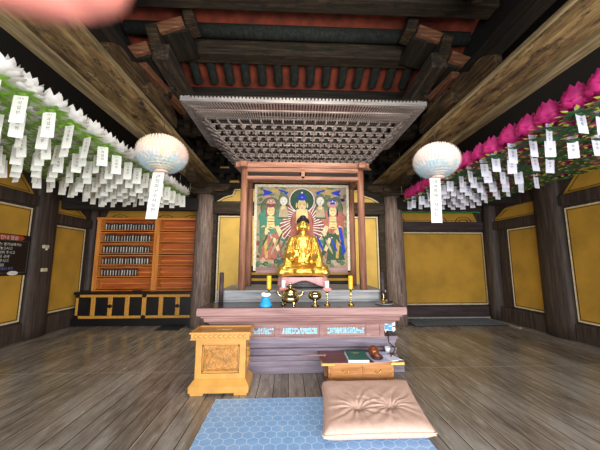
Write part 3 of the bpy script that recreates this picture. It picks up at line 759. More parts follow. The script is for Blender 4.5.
# body halo with rays
ell(.5, .56, .27, .285, 'p_white'); ell(.5, .56, .262, .277, 'p_dred')
for k in range(76):
    t = 2 * PI * k / 76
    if k % 2 == 0:
        c = U(.5, .56); S = (PX1 - PX0)
        p = lambda r, a: (c[0] + S * r * math.cos(a), c[1] + S * r * 1.05 * math.sin(a))
        shape([p(.13, t), p(.2, t + .16), p(.256, t + .22), p(.257, t + .26), p(.195, t + .205), p(.13, t + .06)], 'p_white')
for k in range(0):
    t = 2 * PI * k / 44 + .14
    if k % 2 == 0:
        p = lambda r, a: (c[0] + S * r * math.cos(a), c[1] + S * r * 1.05 * math.sin(a))
        shape([p(.14, t), p(.2, t + .13), p(.25, t + .2), p(.252, t + .23), p(.195, t + .17), p(.13, t + .04)], 'p_navy')
ell(.5, .83, .15, .15, 'p_rose'); ell(.5, .83, .142, .142, 'p_white'); ell(.5, .83, .133, .133, 'p_dgreen')
poly([(.4, .66), (.44, .71), (.56, .71), (.6, .66), (.64, .35), (.36, .35)], 'p_red')
poly([(.44, .72), (.56, .72), (.57, .55), (.43, .55)], 'p_skin')
ell(.5, .775, .048, .07, 'p_skin'); ell(.5, .865, .06, .032, 'p_navy'); ell(.5, .865, .057, .028, 'p_blue'); ell(.5, .905, .028, .025, 'p_blue'); ell(.5, .872, .01, .008, 'p_rose'); ell(.5, .93, .012, .01, 'p_white')
for s in (-1, 1): ell(.5 + s * .022, .785, .011, .003, 'p_dark'); ell(.5 + s * .06, .77, .009, .03, 'p_skin'); 
ell(.5, .735, .012, .004, 'p_dred')
for s in (-1, 1):   # attendants, mirrored, with different robes
    X = lambda u: .5 + s * u
    R1, R2 = ('p_teal', 'p_red') if s < 0 else ('p_red', 'p_dgreen')
    ell(X(.345), .73, .115, .125, 'p_dark'); ell(X(.345), .73, .11, .12, 'p_green')
    ell(X(.345), .62, .14, .09, R1); 
    poly([(X(.24), .6), (X(.28), .64), (X(.41), .64), (X(.47), .56), (X(.46), .12), (X(.25), .12)], R1)
    poly([(X(.3), .42), (X(.4), .42), (X(.47), .1), (X(.27), .1)], R2)
    poly([(X(.25), .4), (X(.3), .45), (X(.28), .2), (X(.21), .12)], R2)
    poly([(X(.31), .63), (X(.38), .63), (X(.39), .48), (X(.3), .48)], 'p_skin')
    for k in range(4): ell(X(.345), .6 - k * .035, .05 - .008 * k, .005, ('p_gold', 'p_dgreen')[k % 2])
    ell(X(.345), .7, .042, .058, 'p_skin'); ell(X(.345), .79, .062, .045, 'p_dred' if s < 0 else 'p_rose'); ell(X(.345), .815, .045, .03, 'p_rose' if s < 0 else 'p_blue')
    for k in range(7): ell(X(.345) + (k - 3) * .016, .8 + .02 * math.cos((k - 3) * .6), .006, .012, ('p_gold', 'p_white')[k % 2])
    for q in (-1, 1): ell(X(.345) + q * .016, .708, .008, .0025, 'p_dark'); ell(X(.345) + q * .05, .68, .01, .05, 'p_navy' if s > 0 else 'p_dred')
    ell(X(.345), .67, .008, .003, 'p_dred')
    poly([(X(.26), .52), (X(.3), .5), (X(.24), .36), (X(.2), .4)], 'p_skin'); poly([(X(.42), .52), (X(.45), .5), (X(.4), .4), (X(.35), .44)], 'p_skin')
    poly([(X(.29), .36), (X(.34), .38), (X(.27), .2), (X(.24), .22)], 'p_skin'); poly([(X(.38), .35), (X(.42), .36), (X(.4), .12), (X(.37), .12)], 'p_gold')
    for k in range(5):
        ell(X(.2 + .05 * k), .3 + .05 * math.sin(k * 2), .012, .09, ('p_blue' if s > 0 else 'p_green', 'p_dgreen', 'p_tan')[k % 3], 25 * s)
    poly([(X(.4), .5), (X(.44), .5), (X(.48), .2), (X(.45), .15)], 'p_blue' if s > 0 else 'p_green')
    # disciple behind
    ell(X(.205), .83, .062, .085, 'p_olive'); poly([(X(.16), .78), (X(.24), .78), (X(.27), .6), (X(.15), .6)], 'p_dgreen'); poly([(X(.165), .755), (X(.245), .755), (X(.26), .62), (X(.15), .62)], 'p_tan'); poly([(X(.185), .78), (X(.225), .78), (X(.23), .72), (X(.18), .72)], 'p_skin'); ell(X(.205), .825, .042, .048, 'p_white'); ell(X(.205), .8, .012, .003, 'p_dred')
    for q in (-1, 1): ell(X(.205) + q * .014, .83, .006, .002, 'p_dark')
    # blue cloud birds
    poly([(X(.15), .93), (X(.2), .955), (X(.27), .975), (X(.26), .95), (X(.2), .93), (X(.18), .9)], 'p_blue')
    poly([(X(.32), .93), (X(.37), .95), (X(.44), .97), (X(.42), .92), (X(.44), .88), (X(.38), .9)], 'p_blue')
    ell(X(.3), .95, .045, .022, 'p_gold'); ell(X(.46), .84, .025, .02, 'p_green' if s < 0 else 'p_navy'); ell(X(.13), .96, .025, .01, 'p_gold')
for k in range(26):
    ell(.03 + k * .038, .06 + .03 * math.sin(k * 1.7), .028, .025, ('p_green', 'p_tan', 'p_dgreen')[k % 3]); ell(.03 + k * .038, .06 + .03 * math.sin(k * 1.7), .014, .012, ('p_teal', 'p_rose', 'p_olive')[k % 3])
for k in range(40): # contour strokes
    u, v = random.random(), random.uniform(.02, .5)
    ell(u, v, .03, .0025, random.choice(['p_dark', 'p_white', 'p_gold']), random.uniform(0, 180), 8)
pm.build('painted_figures', PN, o, fixn=False)

# ================================================================== BUDDHA
BX, BY, BZ = .05, 4.72, 1.25
o = empty('buddha_statue', (BX, BY, BZ), 'golden Buddha statue seated cross-legged on the altar', 'statue')
def cap(mb, a, b, r0, r1, n=12):
    a, b = Vector(a), Vector(b)
    mb.tube([a, b], [r0, r1], n); mb.ball(a, r0, n); mb.ball(b, r1, n)
W = lambda x, y, z: (BX + x, BY + y, BZ + z)
mb = MB()
mb.ball(W(0, .04, .13), (.32, .2, .13))                                   # lap
for s in (-1, 1):
    cap(mb, W(s * .08, .05, .15), W(s * .33, -.08, .11), .12, .1)      # thighs
    cap(mb, W(s * .33, -.1, .09), W(-s * .1, -.2, .085), .088, .065)     # shins crossing
    mb.ball(W(s * .36, -.1, .07), (.085, .1, .075))
    cap(mb, W(s * .185, .05, .62), W(s * .235, .0, .38), .07, .068)      # upper arm under the robe
cap(mb, W(0, .07, .15), W(0, .06, .4), .18, .165)
mb.ball(W(0, .05, .5), (.21, .13, .19)); mb.ball(W(0, .05, .62), (.2, .105, .1))
cap(mb, W(0, .04, .68), W(0, .03, .78), .062, .055)                      # neck
# arms: both forearms lie towards the lap
cap(mb, W(-.25, 0, .38), W(-.2, -.15, .3), .072, .05); cap(mb, W(-.2, -.15, .3), W(-.15, -.19, .33), .04, .028)
cap(mb, W(.25, 0, .38), W(.13, -.17, .25), .072, .045)
for s in (-1, 1):   # sleeves falling over the thighs
    cap(mb, W(s * .25, -.02, .36), W(s * .27, -.1, .16), .07, .06)
    for k in range(3): cap(mb, W(s * (.19 + .03 * k), -.05, .5 - .05 * k), W(s * (.22 + .035 * k), -.13, .17), .018, .022, 8)
# hands
mb.ball(W(-.125, -.2, .36), (.035, .022, .045)); mb.ball(W(.05, -.2, .235), (.055, .045, .02))
for k in range(4):
    cap(mb, W(-.145 + k * .015, -.205, .385), W(-.15 + k * .017, -.21, .435 - abs(k - 1.5) * .006), .0085, .007, 8)
    cap(mb, W(.02, -.215 + k * .016, .24), W(-.045 + abs(k - 1.5) * .006, -.215 + k * .016, .243), .0085, .007, 8)
cap(mb, W(-.095, -.21, .35), W(-.085, -.215, .395), .01, .008, 8); cap(mb, W(.03, -.235, .245), W(.0, -.235, .27), .01, .008, 8)
# robe folds on the chest and across the legs
for s in (-1, 1):
    mb.tube([W(s * .09, -.03, .69), W(s * .105, -.085, .6), W(s * .09, -.115, .5), W(s * .06, -.125, .4), W(s * .05, -.14, .3)], [.013, .018, .018, .016, .014], 8)
    mb.tube([W(s * .15, -.02, .67), W(s * .17, -.075, .57), W(s * .16, -.1, .45), W(s * .12, -.12, .33)], [.01, .014, .014, .012], 8)
    mb.tube([W(s * .22, -.0, .6), W(s * .245, -.06, .48), W(s * .27, -.1, .34), W(s * .3, -.13, .2)], [.01, .016, .018, .014], 8)
for k in range(5):
    a = [W(-.14 + t * .28 * 1, -.085 + .02 * abs(t - .5), .63 - .05 * k - .2 * math.sin(t * PI) * (.4 + .1 * k)) for t in [j / 8 for j in range(9)]]
    if k == 4: mb.tube(a, .011, 8)
for k in range(4):
    a = [W(-.34 + .68 * t, -.14 - .1 * math.sin(t * PI), .13 - .02 * k + .015 * math.sin(t * 9 + k)) for t in [j / 14 for j in range(15)]]
    mb.tube(a, .012, 8)
mb.build('robed_body', 'gold_robe', o, remesh=.0085, smoothit=3)
W0 = W; W = lambda x, y, z: W0(x * 1.13, y * 1.1, .73 + (z - .73) * 1.09)
mb = MB()
mb.ball(W(0, .0, .86), (.095, .1, .117), 24); mb.ball(W(0, -.03, .815), (.062, .062, .052), 18)
for s in (-1, 1):
    mb.ball(W(s * .088, .01, .85), (.014, .022, .05)); cap(mb, W(s * .09, .005, .82), W(s * .086, .0, .785), .013, .015, 8)
    cap(mb, W(s * .018, -.088, .885), W(s * .052, -.072, .887), .006, .005, 8); mb.ball(W(s * .033, -.077, .866), (.018, .012, .009))
    mb.ball(W(s * .038, -.065, .825), (.022, .02, .022))
cap(mb, W(0, -.09, .885), W(0, -.103, .845), .007, .013, 8); mb.ball(W(0, -.094, .812), (.021, .009, .006)); mb.ball(W(0, -.089, .803), (.017, .009, .006)); mb.ball(W(0, -.08, .782), (.02, .018, .015))
cap(mb, W(0, .02, .72), W(0, .01, .81), .052, .05)
mb.build('head', 'gold', o, remesh=.0045, smoothit=2)
mb = MB(); mb.ball(W(0, .018, .90), (.107, .11, .092), 20); mb.ball(W(0, .02, .985), (.056, .058, .038), 16)
for i in range(9):
    a = PI * .5 * (i + .3) / 9
    for k in range(int(6 + 20 * math.sin(a))):
        t = 2 * PI * k / int(6 + 20 * math.sin(a)); p = (.096 * math.sin(a) * math.cos(t), .018 + .1 * math.sin(a) * math.sin(t), .90 + .085 * math.cos(a))
        if p[1] > -.085: mb.ball(W(*p), .009, 6)
hr = mb.build('hair', 'hair', o)
mb = MB(); mb.ball(W(0, -.065, .965), .011, 8); mb.build('hair_jewel', 'lip', hr)
mb = MB()
for s in (-1, 1): mb.box(W(s * .033, -.0905, .864), (.03, .006, .0045))
mb.build('eyes', 'line_black', o)
mb = MB(); mb.box(W(0, -.103, .8075), (.03, .006, .005)); mb.build('lips', 'lip', o)

o = empty('lotus_pedestal', (BX, BY, 1.075), 'dark pedestal with pink cloth under the golden Buddha', 'pedestal')
mb = MB(); mb.lathe([(.3, 0), (.34, .02), (.3, .05), (.3, .09), (.37, .14), (.37, .172)], (BX, BY + .04, 1.076), 32, sy=.62); mb.build('pedestal_body', 'pedestal', o)
mb = MB(); vs, fs = [], []; n = 72
for j, (r, z) in enumerate(((0.02, .172), (.39, .172), (.41, .16), (.42, .1))):
    for k in range(n):
        t = 2 * PI * k / n; cy = math.sin(t)
        drop = 0
        if j == 3: drop = -.04 - .09 * max(0, abs(math.cos(t)) - .45) * 1.6 + .03 * math.exp(-((t - 1.5 * PI) / .35) ** 2) * 2.2
        rr = r + (.012 * math.sin(t * 14) if j >= 2 else 0)
        vs.append((BX + rr * math.cos(t), BY + .02 + rr * .68 * math.sin(t), 1.076 + z + drop))
for j in range(3):
    for k in range(n): fs.append((j * n + k, j * n + (k + 1) % n, (j + 1) * n + (k + 1) % n, (j + 1) * n + k))
fs.append(tuple(range(n))); mb.add(vs, fs, 0, True)
c = mb.build('cloth', 'pink_cloth', o, fixn=False); sd = c.modifiers.new('solid', 'SOLIDIFY'); sd.thickness = .006; sd.offset = 1

# ================================================================== THINGS ON THE ALTAR
def candle_stick(x, y, kind, label):
    o = empty('candlestick', (x, y, .9), label, 'candlestick', 'candlesticks on the altar')
    mb = MB(); h = .2 if kind == 'yellow' else .17
    mb.lathe([(.042, 0), (.045, .008), (.03, .018), (.012, .03), (.010, .06), (.018, .07), (.010, .08), (.009, .12), (.017, .135), (.009, .15), (.012, h), (.034, h + .01), (.036, h + .018), (.012, h + .02)], (x, y, .9), 20)
    mb.build('stand', 'brass', o)
    if kind == 'yellow':
        mb = MB(); mb.lathe([(.001, .22), (.031, .22), (.032, .225), (.032, .395), (.028, .4), (.01, .398), (.001, .396)], (x, y, .9), 20); mb.tube([(x, y, 1.295), (x, y, 1.31)], .002, 6); mb.build('candle', 'candle_yellow', o)
    else:
        mb = MB()
        for ring, (r, z, nn) in enumerate(((.06, .0, 8), (.045, .012, 8))):
            for k in range(nn):
                t = 2 * PI * (k + .5 * ring) / nn; ca, sa = math.cos(t), math.sin(t)
                mb.ball((x + ca * r * .65, y + sa * r * .65, .9 + h + .035 + z), (.03, .018, .014), 10, 0, Matrix.Rotation(t, 3, 'Z') @ Matrix.Rotation(-.7, 3, 'Y'))
        mb.build('lotus_cup', 'lotus_pink', o)
        mb = MB(); mb.lathe([(.001, .2), (.028, .2), (.03, .205), (.03, .325), (.026, .33), (.001, .33)], (x, y, .9), 18); mb.build('candle', 'candle_white', o)
candle_stick(-.47, 4.0, 'yellow', 'tall yellow candle on a brass stand behind the blue tissue holder')
candle_stick(.68, 3.95, 'yellow', 'tall yellow candle on a brass stand, alone on the altar’s right half')
candle_stick(-.265, 4.04, 'white', 'white candle in a pink lotus cup behind the big incense burner')
candle_stick(.345, 3.95, 'white', 'white candle in a pink lotus cup beside the small bronze bowl')
o = empty('tissue_holder', (-.5, 3.84, .9), 'bright blue cup with a white tissue on the altar', 'tissue holder')
mb = MB(); mb.lathe([(.078, 0), (.086, .008), (.084, .03), (.066, .06), (.056, .11), (.046, .125), (.04, .125), (.04, .11)], (-.5, 3.84, .9), 24); mb.build('cup', 'blue_plastic', o)
mb = MB(); mb.ball((-.5, 3.84, 1.05), (.062, .045, .026), 16); mb.ball((-.47, 3.83, 1.06), (.04, .03, .02), 12); mb.ball((-.53, 3.85, 1.065), (.035, .03, .022), 12); mb.build('tissue', 'tissue', o, remesh=.008)
o = empty('incense_burner', (-.17, 3.88, .9), 'large three-legged bronze incense burner with lid knob and side handles', 'incense burner')
ix, iy = -.17, 3.88
mb = MB(); mb.lathe([(.05, .04), (.095, .05), (.12, .085), (.118, .12), (.1, .15), (.09, .165), (.1, .175), (.1, .185)], (ix, iy, .9), 28); mb.build('bowl', 'bronze', o)
mb = MB(); mb.lathe([(.1, .185), (.094, .2), (.062, .228), (.02, .24), (.016, .25), (.03, .268), (.03, .28), (.012, .305), (.001, .315)], (ix, iy, .9), 24); mb.build('lid', 'bronze', o)
for k in range(3):
    t = 2 * PI * k / 3 - PI / 2 + .5; mb = MB(); ca, sa = math.cos(t), math.sin(t)
    mb.tube([(ix + ca * .07, iy + sa * .07, .98), (ix + ca * .1, iy + sa * .1, .95), (ix + ca * .09, iy + sa * .09, .92), (ix + ca * .11, iy + sa * .11, .902)], [.025, .02, .013, .018], 10); mb.build('leg', 'bronze', o)
for s in (-1, 1):
    mb = MB(); mb.tube([(ix + s * .1, iy, 1.03), (ix + s * .14, iy, 1.035), (ix + s * .16, iy, 1.06), (ix + s * .17, iy, 1.08)], [.015, .016, .02, .015], 10); mb.ball((ix + s * .17, iy, 1.085), .024, 10); mb.build('handle', 'bronze', o)
mb = MB(); mb.lathe([(r_ * 1.22, z_ * 1.2) for r_, z_ in [(.045, 0), (.05, .008), (.03, .02), (.018, .045), (.022, .06), (.06, .075), (.078, .1), (.075, .13), (.06, .145), (.066, .155), (.06, .155), (.05, .14), (.001, .12)]], (.17, 3.9, .9), 26)
tag(mb.build('offering_bowl', 'bronze'), 'small footed bronze bowl between burner and lotus candle', 'bowl')
o = empty('hand_bell', (1.16, 4.0, .9), 'small brass hand bell standing on a dark dish at the altar’s right end', 'bell')
mb = MB(); mb.lathe([(.12, .004), (.13, .014), (.125, .016), (.1, .008), (.001, .008)], (1.17, 4.0, .9), 26); dd = mb.build('dish', 'tier_grey'); tag(dd, 'flat dark dish under the brass hand bell', 'dish')
mb = MB(); mb.lathe([(.038, .014), (.036, .02), (.026, .05), (.02, .07), (.006, .078)], (1.16, 4.0, .9), 20); mb.build('bell_cup', 'brass', o)
mb = MB(); mb.lathe([(.006, .075), (.011, .09), (.006, .1), (.012, .12), (.008, .14), (.001, .15)], (1.16, 4.0, .9), 14); mb.build('handle', 'brass', o)
mb = MB(); mb.tube([(1.215, 3.98, .922), (1.30, 4.03, .93)], .011, 8); mb.ball((1.215, 3.98, .925), .016, 10); tag(mb.build('bell_striker', 'line_black'), 'short black striker leaning on the dish beside the bell', 'striker')

# small device and its cable beside the altar
o = empty('power_box', (1.27, 4.0, .5), 'small blue and white box fixed beside the altar’s right end', 'box')
mb = MB(); mb.b2(1.125, 1.285, 3.92, 4.08, .55, .68); mb.build('case', 'white_box', o, bevel=.008)
mb = MB(); mb.b2(1.135, 1.18, 3.914, 3.921, .575, .635); mb.b2(1.185, 1.235, 3.914, 3.921, .56, .61); mb.b2(1.185, 1.235, 3.914, 3.921, .62, .67); mb.build('blue_face', 'sky_blue', o)
mb = MB(); mb.b2(1.245, 1.275, 3.914, 3.921, .605, .62); mb.build('slot', 'line_black', o)
for x in (1.15, 1.26):
    mb = MB(); mb.b2(x - .012, x + .012, 3.93, 4.06, .532, .55); mb.build('foot', 'brass', o, bevel=.003)
mb = MB()
cpts = [(1.17, 3.93, .56), (1.17, 3.88, .5), (1.16, 3.86, .42), (1.22, 3.8, .36), (1.18, 3.74, .33), (1.12, 3.68, .313), (1.1, 3.62, .312)]
mb.tube(cpts, .007, 8); tag(mb.build('power_cable', 'line_black'), 'thin dark cable running from the small box onto the low desk', 'cable')

# ================================================================== LOW DESK
dx, dy = .69, 3.70
o = empty('low_desk', (dx, dy, 0), 'low wooden prayer desk with red lacquer top and two drawers', 'desk')
mb = MB(); mb.b2(.21, 1.19, 3.47, 3.95, .275, .298); mb.build('desk_top', 'desk_top', o, bevel=.005)
mb = MB(); mb.b2(.205, 1.195, 3.462, 3.47, .268, .30)
for x in (.21, 1.19): mb.b2(x - .006, x + .006, 3.462, 3.55, .268, .302)
mb.build('front_edge', 'desk_wood', o, bevel=.003)
mb = MB()
for a, b in ((.2, .36), (1.04, 1.2)): mb.b2(a, b, 3.456, 3.463, .272, .297)
for x in (.203, 1.197): mb.b2(x - .004, x + .004, 3.456, 3.56, .266, .303)
mb.build('brass_corner', 'brass_edge', o)
mb = MB(); mb.b2(.29, 1.09, 3.52, 3.9, .10, .275); mb.build('body', 'desk_wood', o, bevel=.004)
for k in range(2):
    x0 = .315 + k * .39
    mb = MB(); mb.b2(x0, x0 + .36, 3.508, 3.522, .125, .255); mb.b2(x0 + .015, x0 + .345, 3.503, 3.51, .14, .24); d_ = mb.build('drawer', 'desk_wood', o, bevel=.003)
    mb = MB(); c = (x0 + .18, 3.498, .2)
    mb.tube([(c[0] + .035 * math.cos(a), c[1] - .005, c[2] - .025 * math.sin(a)) for a in [PI * j / 8 for j in range(9)]], .004, 6)
    for s in (-1, 1): mb.ball((c[0] + s * .035, c[1], c[2]), .008, 8)
    mb.build('drawer_pull', 'brass', d_)
for x in (.31, 1.07):
    for y in (3.53, 3.87):
        mb = MB(); mb.b2(x - .03, x + .03, y - .02, y + .02, 0, .1); mb.build('leg', 'desk_wood', o, bevel=.004)
mb = MB(); mb.b2(.27, 1.11, 3.505, 3.54, .075, .102); mb.build('apron', 'desk_wood', o, bevel=.004)
for a, b in ((.27, .38), (1.0, 1.11)):
    mb = MB(); mb.b2(a, b, 3.50, 3.506, .077, .1); mb.build('apron_brass', 'brass_edge', o)
R = Matrix.Rotation(math.radians(-3), 3, 'Z')
o = empty('green_book', (.67, 3.66, .298), 'dark green book lying on white papers on the low desk', 'book')
mb = MB(); mb.box((.66, 3.64, .312), (.25, .34, .026), 0, R); mb.build('pages', 'paper', o)
mb = MB(); mb.box((.672, 3.65, .328), (.255, .345, .006), 0, R); mb.build('cover', 'book_green', o, bevel=.002)
mb = MB()
for k, w_ in enumerate((.1, .06)):
    for j in range(6 if k == 0 else 4): mb.box((.672 - w_ / 2 + w_ * (j + .5) / (6 if k == 0 else 4), 3.74 - k * .035, .3315), (.01, .016, .001), 0, R)
mb.build('cover_title', 'brass_label', o)
mb = MB(); mb.box((.97, 3.66, .3005), (.3, .36, .004), 0, Matrix.Rotation(.12, 3, 'Z')); tag(mb.build('paper_sheet', 'paper_blue'), 'pale bluish sheet of paper under the wooden bell', 'paper')
mb = MB(); mb.box((1.1, 3.6, .307), (.14, .2, .008), 0, Matrix.Rotation(.3, 3, 'Z')); tag(mb.build('notebook', 'paper', bevel=.002), 'small white notebook at the low desk’s right corner', 'notebook')
o = empty('wooden_bell', (.9, 3.63, .303), 'round polished brown wooden bell lying on the paper', 'wooden bell')
mb = MB(); mb.ball((.885, 3.65, .375), (.068, .075, .07), 24); mb.ball((.905, 3.58, .345), (.05, .05, .035), 18); mb.build('bell_body', 'moktak', o, remesh=.006, smoothit=2)
mb = MB(); mb.tube([(.85, 3.59, .33), (.86, 3.545, .318), (.92, 3.53, .316), (.965, 3.56, .32), (.965, 3.61, .335)], .012, 10); mb.build('handle', 'moktak_dark', o)
mb = MB(); mb.tube([(.27, 3.70, .314), (-.04, 3.72, .314)], [.012, .009], 10); mb.ball((.27, 3.70, .316), .017, 10); tag(mb.build('wooden_striker', 'altar_wood'), 'thin wooden striker poking out past the low desk’s left edge', 'striker')
mb = MB(); mb.lathe([(.028, 0), (.036, .05), (.038, .07), (.034, .07), (.03, .01), (.001, .008)], (1.13, 3.83, .298), 20); tag(mb.build('small_cup', 'white_box'), 'small white cup on the far right corner of the low desk', 'cup')

# ================================================================== DONATION BOX
bx0, bx1, by0, by1 = -1.27, -.69, 3.42, 3.70
o = empty('donation_box', (-.97, 3.6, 0), 'honey-coloured carved wooden donation box standing by the altar', 'donation box')
mb = MB()
for x in (bx0 - .03, bx1 - .12):
    mb.b2(x, x + .15, by0 - .05, by0 + .06, 0, .035); mb.b2(x, x + .15, by1 - .06, by1 + .05, 0, .035)
mb.b2(bx0 - .05, bx1 + .05, by0 - .06, by1 + .05, .03, .10)
mb.add([(bx0 - .05, by0 - .06, .10), (bx1 + .05, by0 - .06, .10), (bx1 + .05, by1 + .05, .10), (bx0 - .05, by1 + .05, .10), (bx0, by0, .165), (bx1, by0, .165), (bx1, by1, .165), (bx0, by1, .165)], [(0, 1, 5, 4), (1, 2, 6, 5), (2, 3, 7, 6), (3, 0, 4, 7), (4, 5, 6, 7)])
mb.build('plinth', 'box_wood', o, bevel=.008)
mb = MB(); mb.b2(bx0, bx1, by0 + .03, by1, .16, .60)
mb.b2(bx0, bx0 + .075, by0, by0 + .05, .16, .6); mb.b2(bx1 - .075, bx1, by0, by0 + .05, .16, .6); mb.b2(bx0 + .07, bx1 - .07, by0, by0 + .05, .16, .22); mb.b2(bx0 + .07, bx1 - .07, by0, by0 + .05, .54, .6)
mb.build('body', 'box_wood', o, bevel=.006)
def carve(mb, f, U0, U1, V0, V1, nu, nv, seed):
    vs = []; 
    for j in range(nv + 1):
        for i in range(nu + 1):
            u = i / nu; v = j / nv
            p = Vector((u * 6.5 + seed, v * 4.3, seed)); w_ = noise.noise(p) * 2.2
            h = abs(math.sin((u * 5.5 + w_) * PI) * math.cos((v * 3.6 + w_ * .8) * PI)) ** .5
            e = min(1, min(u, 1 - u) * 14, min(v, 1 - v) * 9)
            vs.append(f(U0 + (U1 - U0) * u, V0 + (V1 - V0) * v, .002 + .03 * h * e))
    fs = [(j * (nu + 1) + i, j * (nu + 1) + i + 1, (j + 1) * (nu + 1) + i + 1, (j + 1) * (nu + 1) + i) for j in range(nv) for i in range(nu)]
    mb.add(vs, fs, 0, True)
mb = MB(); carve(mb, lambda u, v, t: (u, by0 + .028 - t, v), bx0 + .095, bx1 - .095, .25, .51, 66, 40, 2.3)
for a in ((bx0 + .08, bx1 - .08, .235, .247), (bx0 + .08, bx1 - .08, .513, .525)): mb.b2(a[0], a[1], by0 + .015, by0 + .03, a[2], a[3])
mb.b2(bx0 + .08, bx0 + .092, by0 + .015, by0 + .03, .235, .525); mb.b2(bx1 - .092, bx1 - .08, by0 + .015, by0 + .03, .235, .525)
mb.build('carved_panel', 'box_carve', o, fixn=False)
mb = MB(); carve(mb, lambda u, v, t: (bx1 + t - .001, u, v), by0 + .08, by1 - .08, .25, .51, 40, 30, 5.1); mb.build('side_carving', 'box_carve', o, fixn=False)
mb = MB(); mb.b2(bx0 - .05, bx1 + .05, by0 - .05, by1 + .03, .6, .615); mb.b2(bx0 - .045, bx1 + .045, by0 - .045, by1 + .02, .612, .668)
for i in range(11):
    x = bx0 - .02 + (bx1 - bx0 + .04) * (i + .5) / 11; mb.ball((x, by0 - .046, .64), (.026, .012, .022), 12)
for i in range(8):
    y = by0 + (by1 - by0) * (i + .5) / 8
    for s, xx in ((1, bx1 + .046), (-1, bx0 - .046)): mb.ball((xx, y, .64), (.012, .024, .022), 12)
mb.build('scalloped_rim', 'box_wood', o, bevel=.003)
mb = MB(); mb.b2(bx0 - .06, bx1 + .06, by0 - .06, by0 - .02, .668, .69); mb.b2(bx0 - .06, bx1 + .06, by1, by1 + .035, .668, .69); mb.b2(bx0 - .06, bx0 - .03, by0 - .04, by1 + .02, .668, .69); mb.b2(bx1 + .03, bx1 + .06, by0 - .04, by1 + .02, .668, .69)
mb.build('top_rim', 'box_wood', o, bevel=.004)
mb = MB(); mb.b2(bx0 - .035, bx1 + .035, by0 - .03, by1 + .01, .66, .674); mb.build('lid', 'box_lid', o)
mb = MB(); mb.b2(-1.07, -.89, 3.56, 3.60, .674, .678); mb.build('brass_slot', 'brass_label', o)

# ================================================================== MAT AND CUSHION
mb = MB(); mb.b2(-.985, 1.0, .9, 3.29, .0, .009); tag(mb.build('floor_mat', 'hex_mat', bevel=.003), 'pale blue hexagon-patterned mat on the floor before the altar', 'mat')
def cushion():
    o = empty('floor_cushion', (.68, 3.0, .009), 'large dusty pink square floor cushion with two tufts on the blue mat', 'cushion')
    N = 110; ang = 0; cx, cy = .625, 2.91; LX, LY = .485, .455
    tufts = [(-.3, -.28), (.36, -.26)]
    def P(a, b, side):   # a, b in -1..1
        m = max(abs(a), abs(b))
        sq = 1 - (1 - .07) * 0
        ex = 1 - abs(a) ** 11; ey = 1 - abs(b) ** 11
        th = .072 * (max(0, ex) ** .42) * (max(0, ey) ** .42)
        pinch = 1 - .035 * (1 - b * b) * (abs(a) ** 3); pinch2 = 1 - .03 * (1 - a * a) * (abs(b) ** 3)
        x = a * LX * pinch * (1.0 + .02 * b) + .06 * b; y = b * LY * pinch2
        z = .085 + side * th
        if side > 0:
            dsp = 0; amp = max(0, 1 - m ** 8)
            for i, (ta, tb) in enumerate(tufts):
                ddx, ddy = a - ta, (b - tb) * 1.0; r = math.hypot(ddx, ddy); t = math.atan2(ddy, ddx)
                dsp -= .032 * math.exp(-(r / .13) ** 2)
                w_ = noise.noise(Vector((a * 3, b * 3, i)))
                dsp += .0075 * math.sin(t * 13 + w_ * 3 + i) * math.exp(-r / .45) * min(1, r / .08)
                dsp += .006 * math.sin(t * 23 + w_ * 5) * math.exp(-r / .3) * min(1, r / .08) * (1 if ddy > 0 else .3)
            dsp += .010 * noise.noise(Vector((a * 1.6, b * 1.6, 3)))
            z += dsp * amp + (b * .02)
        z += .018 * max(0, (abs(a) + abs(b) - 1.55)) * (1 if b > 0 else 0)
        return (cx + x * math.cos(ang) - y * math.sin(ang), cy + x * math.sin(ang) + y * math.cos(ang), max(z, .0105))
    mb = MB(); fs = []
    vs = [P(-1 + 2 * i / N, -1 + 2 * j / N, 1) for j in range(N + 1) for i in range(N + 1)]
    fs = [(j * (N + 1) + i, j * (N + 1) + i + 1, (j + 1) * (N + 1) + i + 1, (j + 1) * (N + 1) + i) for j in range(N) for i in range(N)]
    mb.add(vs, fs, 0, True)
    vs = [P(-1 + 2 * i / N, -1 + 2 * j / N, -1) for j in range(N + 1) for i in range(N + 1)]
    mb.add(vs, [f[::-1] for f in fs], 0, True)
    mb.build('cover', 'cushion', o)
    for ta, tb in tufts:
        p = P(ta, tb, 1); mb = MB(); mb.ball((p[0], p[1], p[2] + .002), (.009, .009, .005), 10); mb.build('tuft', 'p_rose', o)
    # seam piping
    mb = MB(); ring = []
    for k in range(160):
        t = 4 * k / 160; s_ = int(t); q = -1 + 2 * (t - s_)
        a, b = ((q, -1), (1, q), (-q, 1), (-1, -q))[s_]; ring.append(P(a, b, 0))
    mb.tube(ring + [ring[0]], .006, 6); mb.build('seam', 'cushion', o)
cushion()

# ================================================================== RACK WITH TABLETS AND CABINET (left back bay)
rx0, rx1, rf, rb = -5.05, -2.42, 7.2, 7.46
o = empty('tablet_rack', (-3.8, 7.35, .8), 'tall orange wooden rack of six shelves for memorial tablets', 'rack')
mb = MB(); mb.b2(rx0, rx1, rb - .02, rb, .78, 2.58); mb.build('back_panel', 'rack_back', o)
for x in (rx0, -3.62, rx1 - .08):
    mb = MB(); mb.b2(x, x + .14 if x != rx0 else x + .1, rf - .02, rb, .78, 2.6); mb.build('upright_board', 'rack_light', o, bevel=.005)
SZ = [.80, 1.08, 1.37, 1.66, 1.95, 2.24]
for z in SZ:
    mb = MB(); mb.b2(rx0 + .08, rx1 - .02, rf, rb, z, z + .035); mb.b2(rx0 + .08, rx1 - .02, rf, rf + .02, z - .02, z + .055); mb.build('shelf', 'rack', o, bevel=.003)
    mb = MB(); mb.b2(rx0 + .1, rx1 - .02, rb - .08, rb - .05, z + .13, z + .17); mb.build('shelf_rail', 'rack', o, bevel=.003)
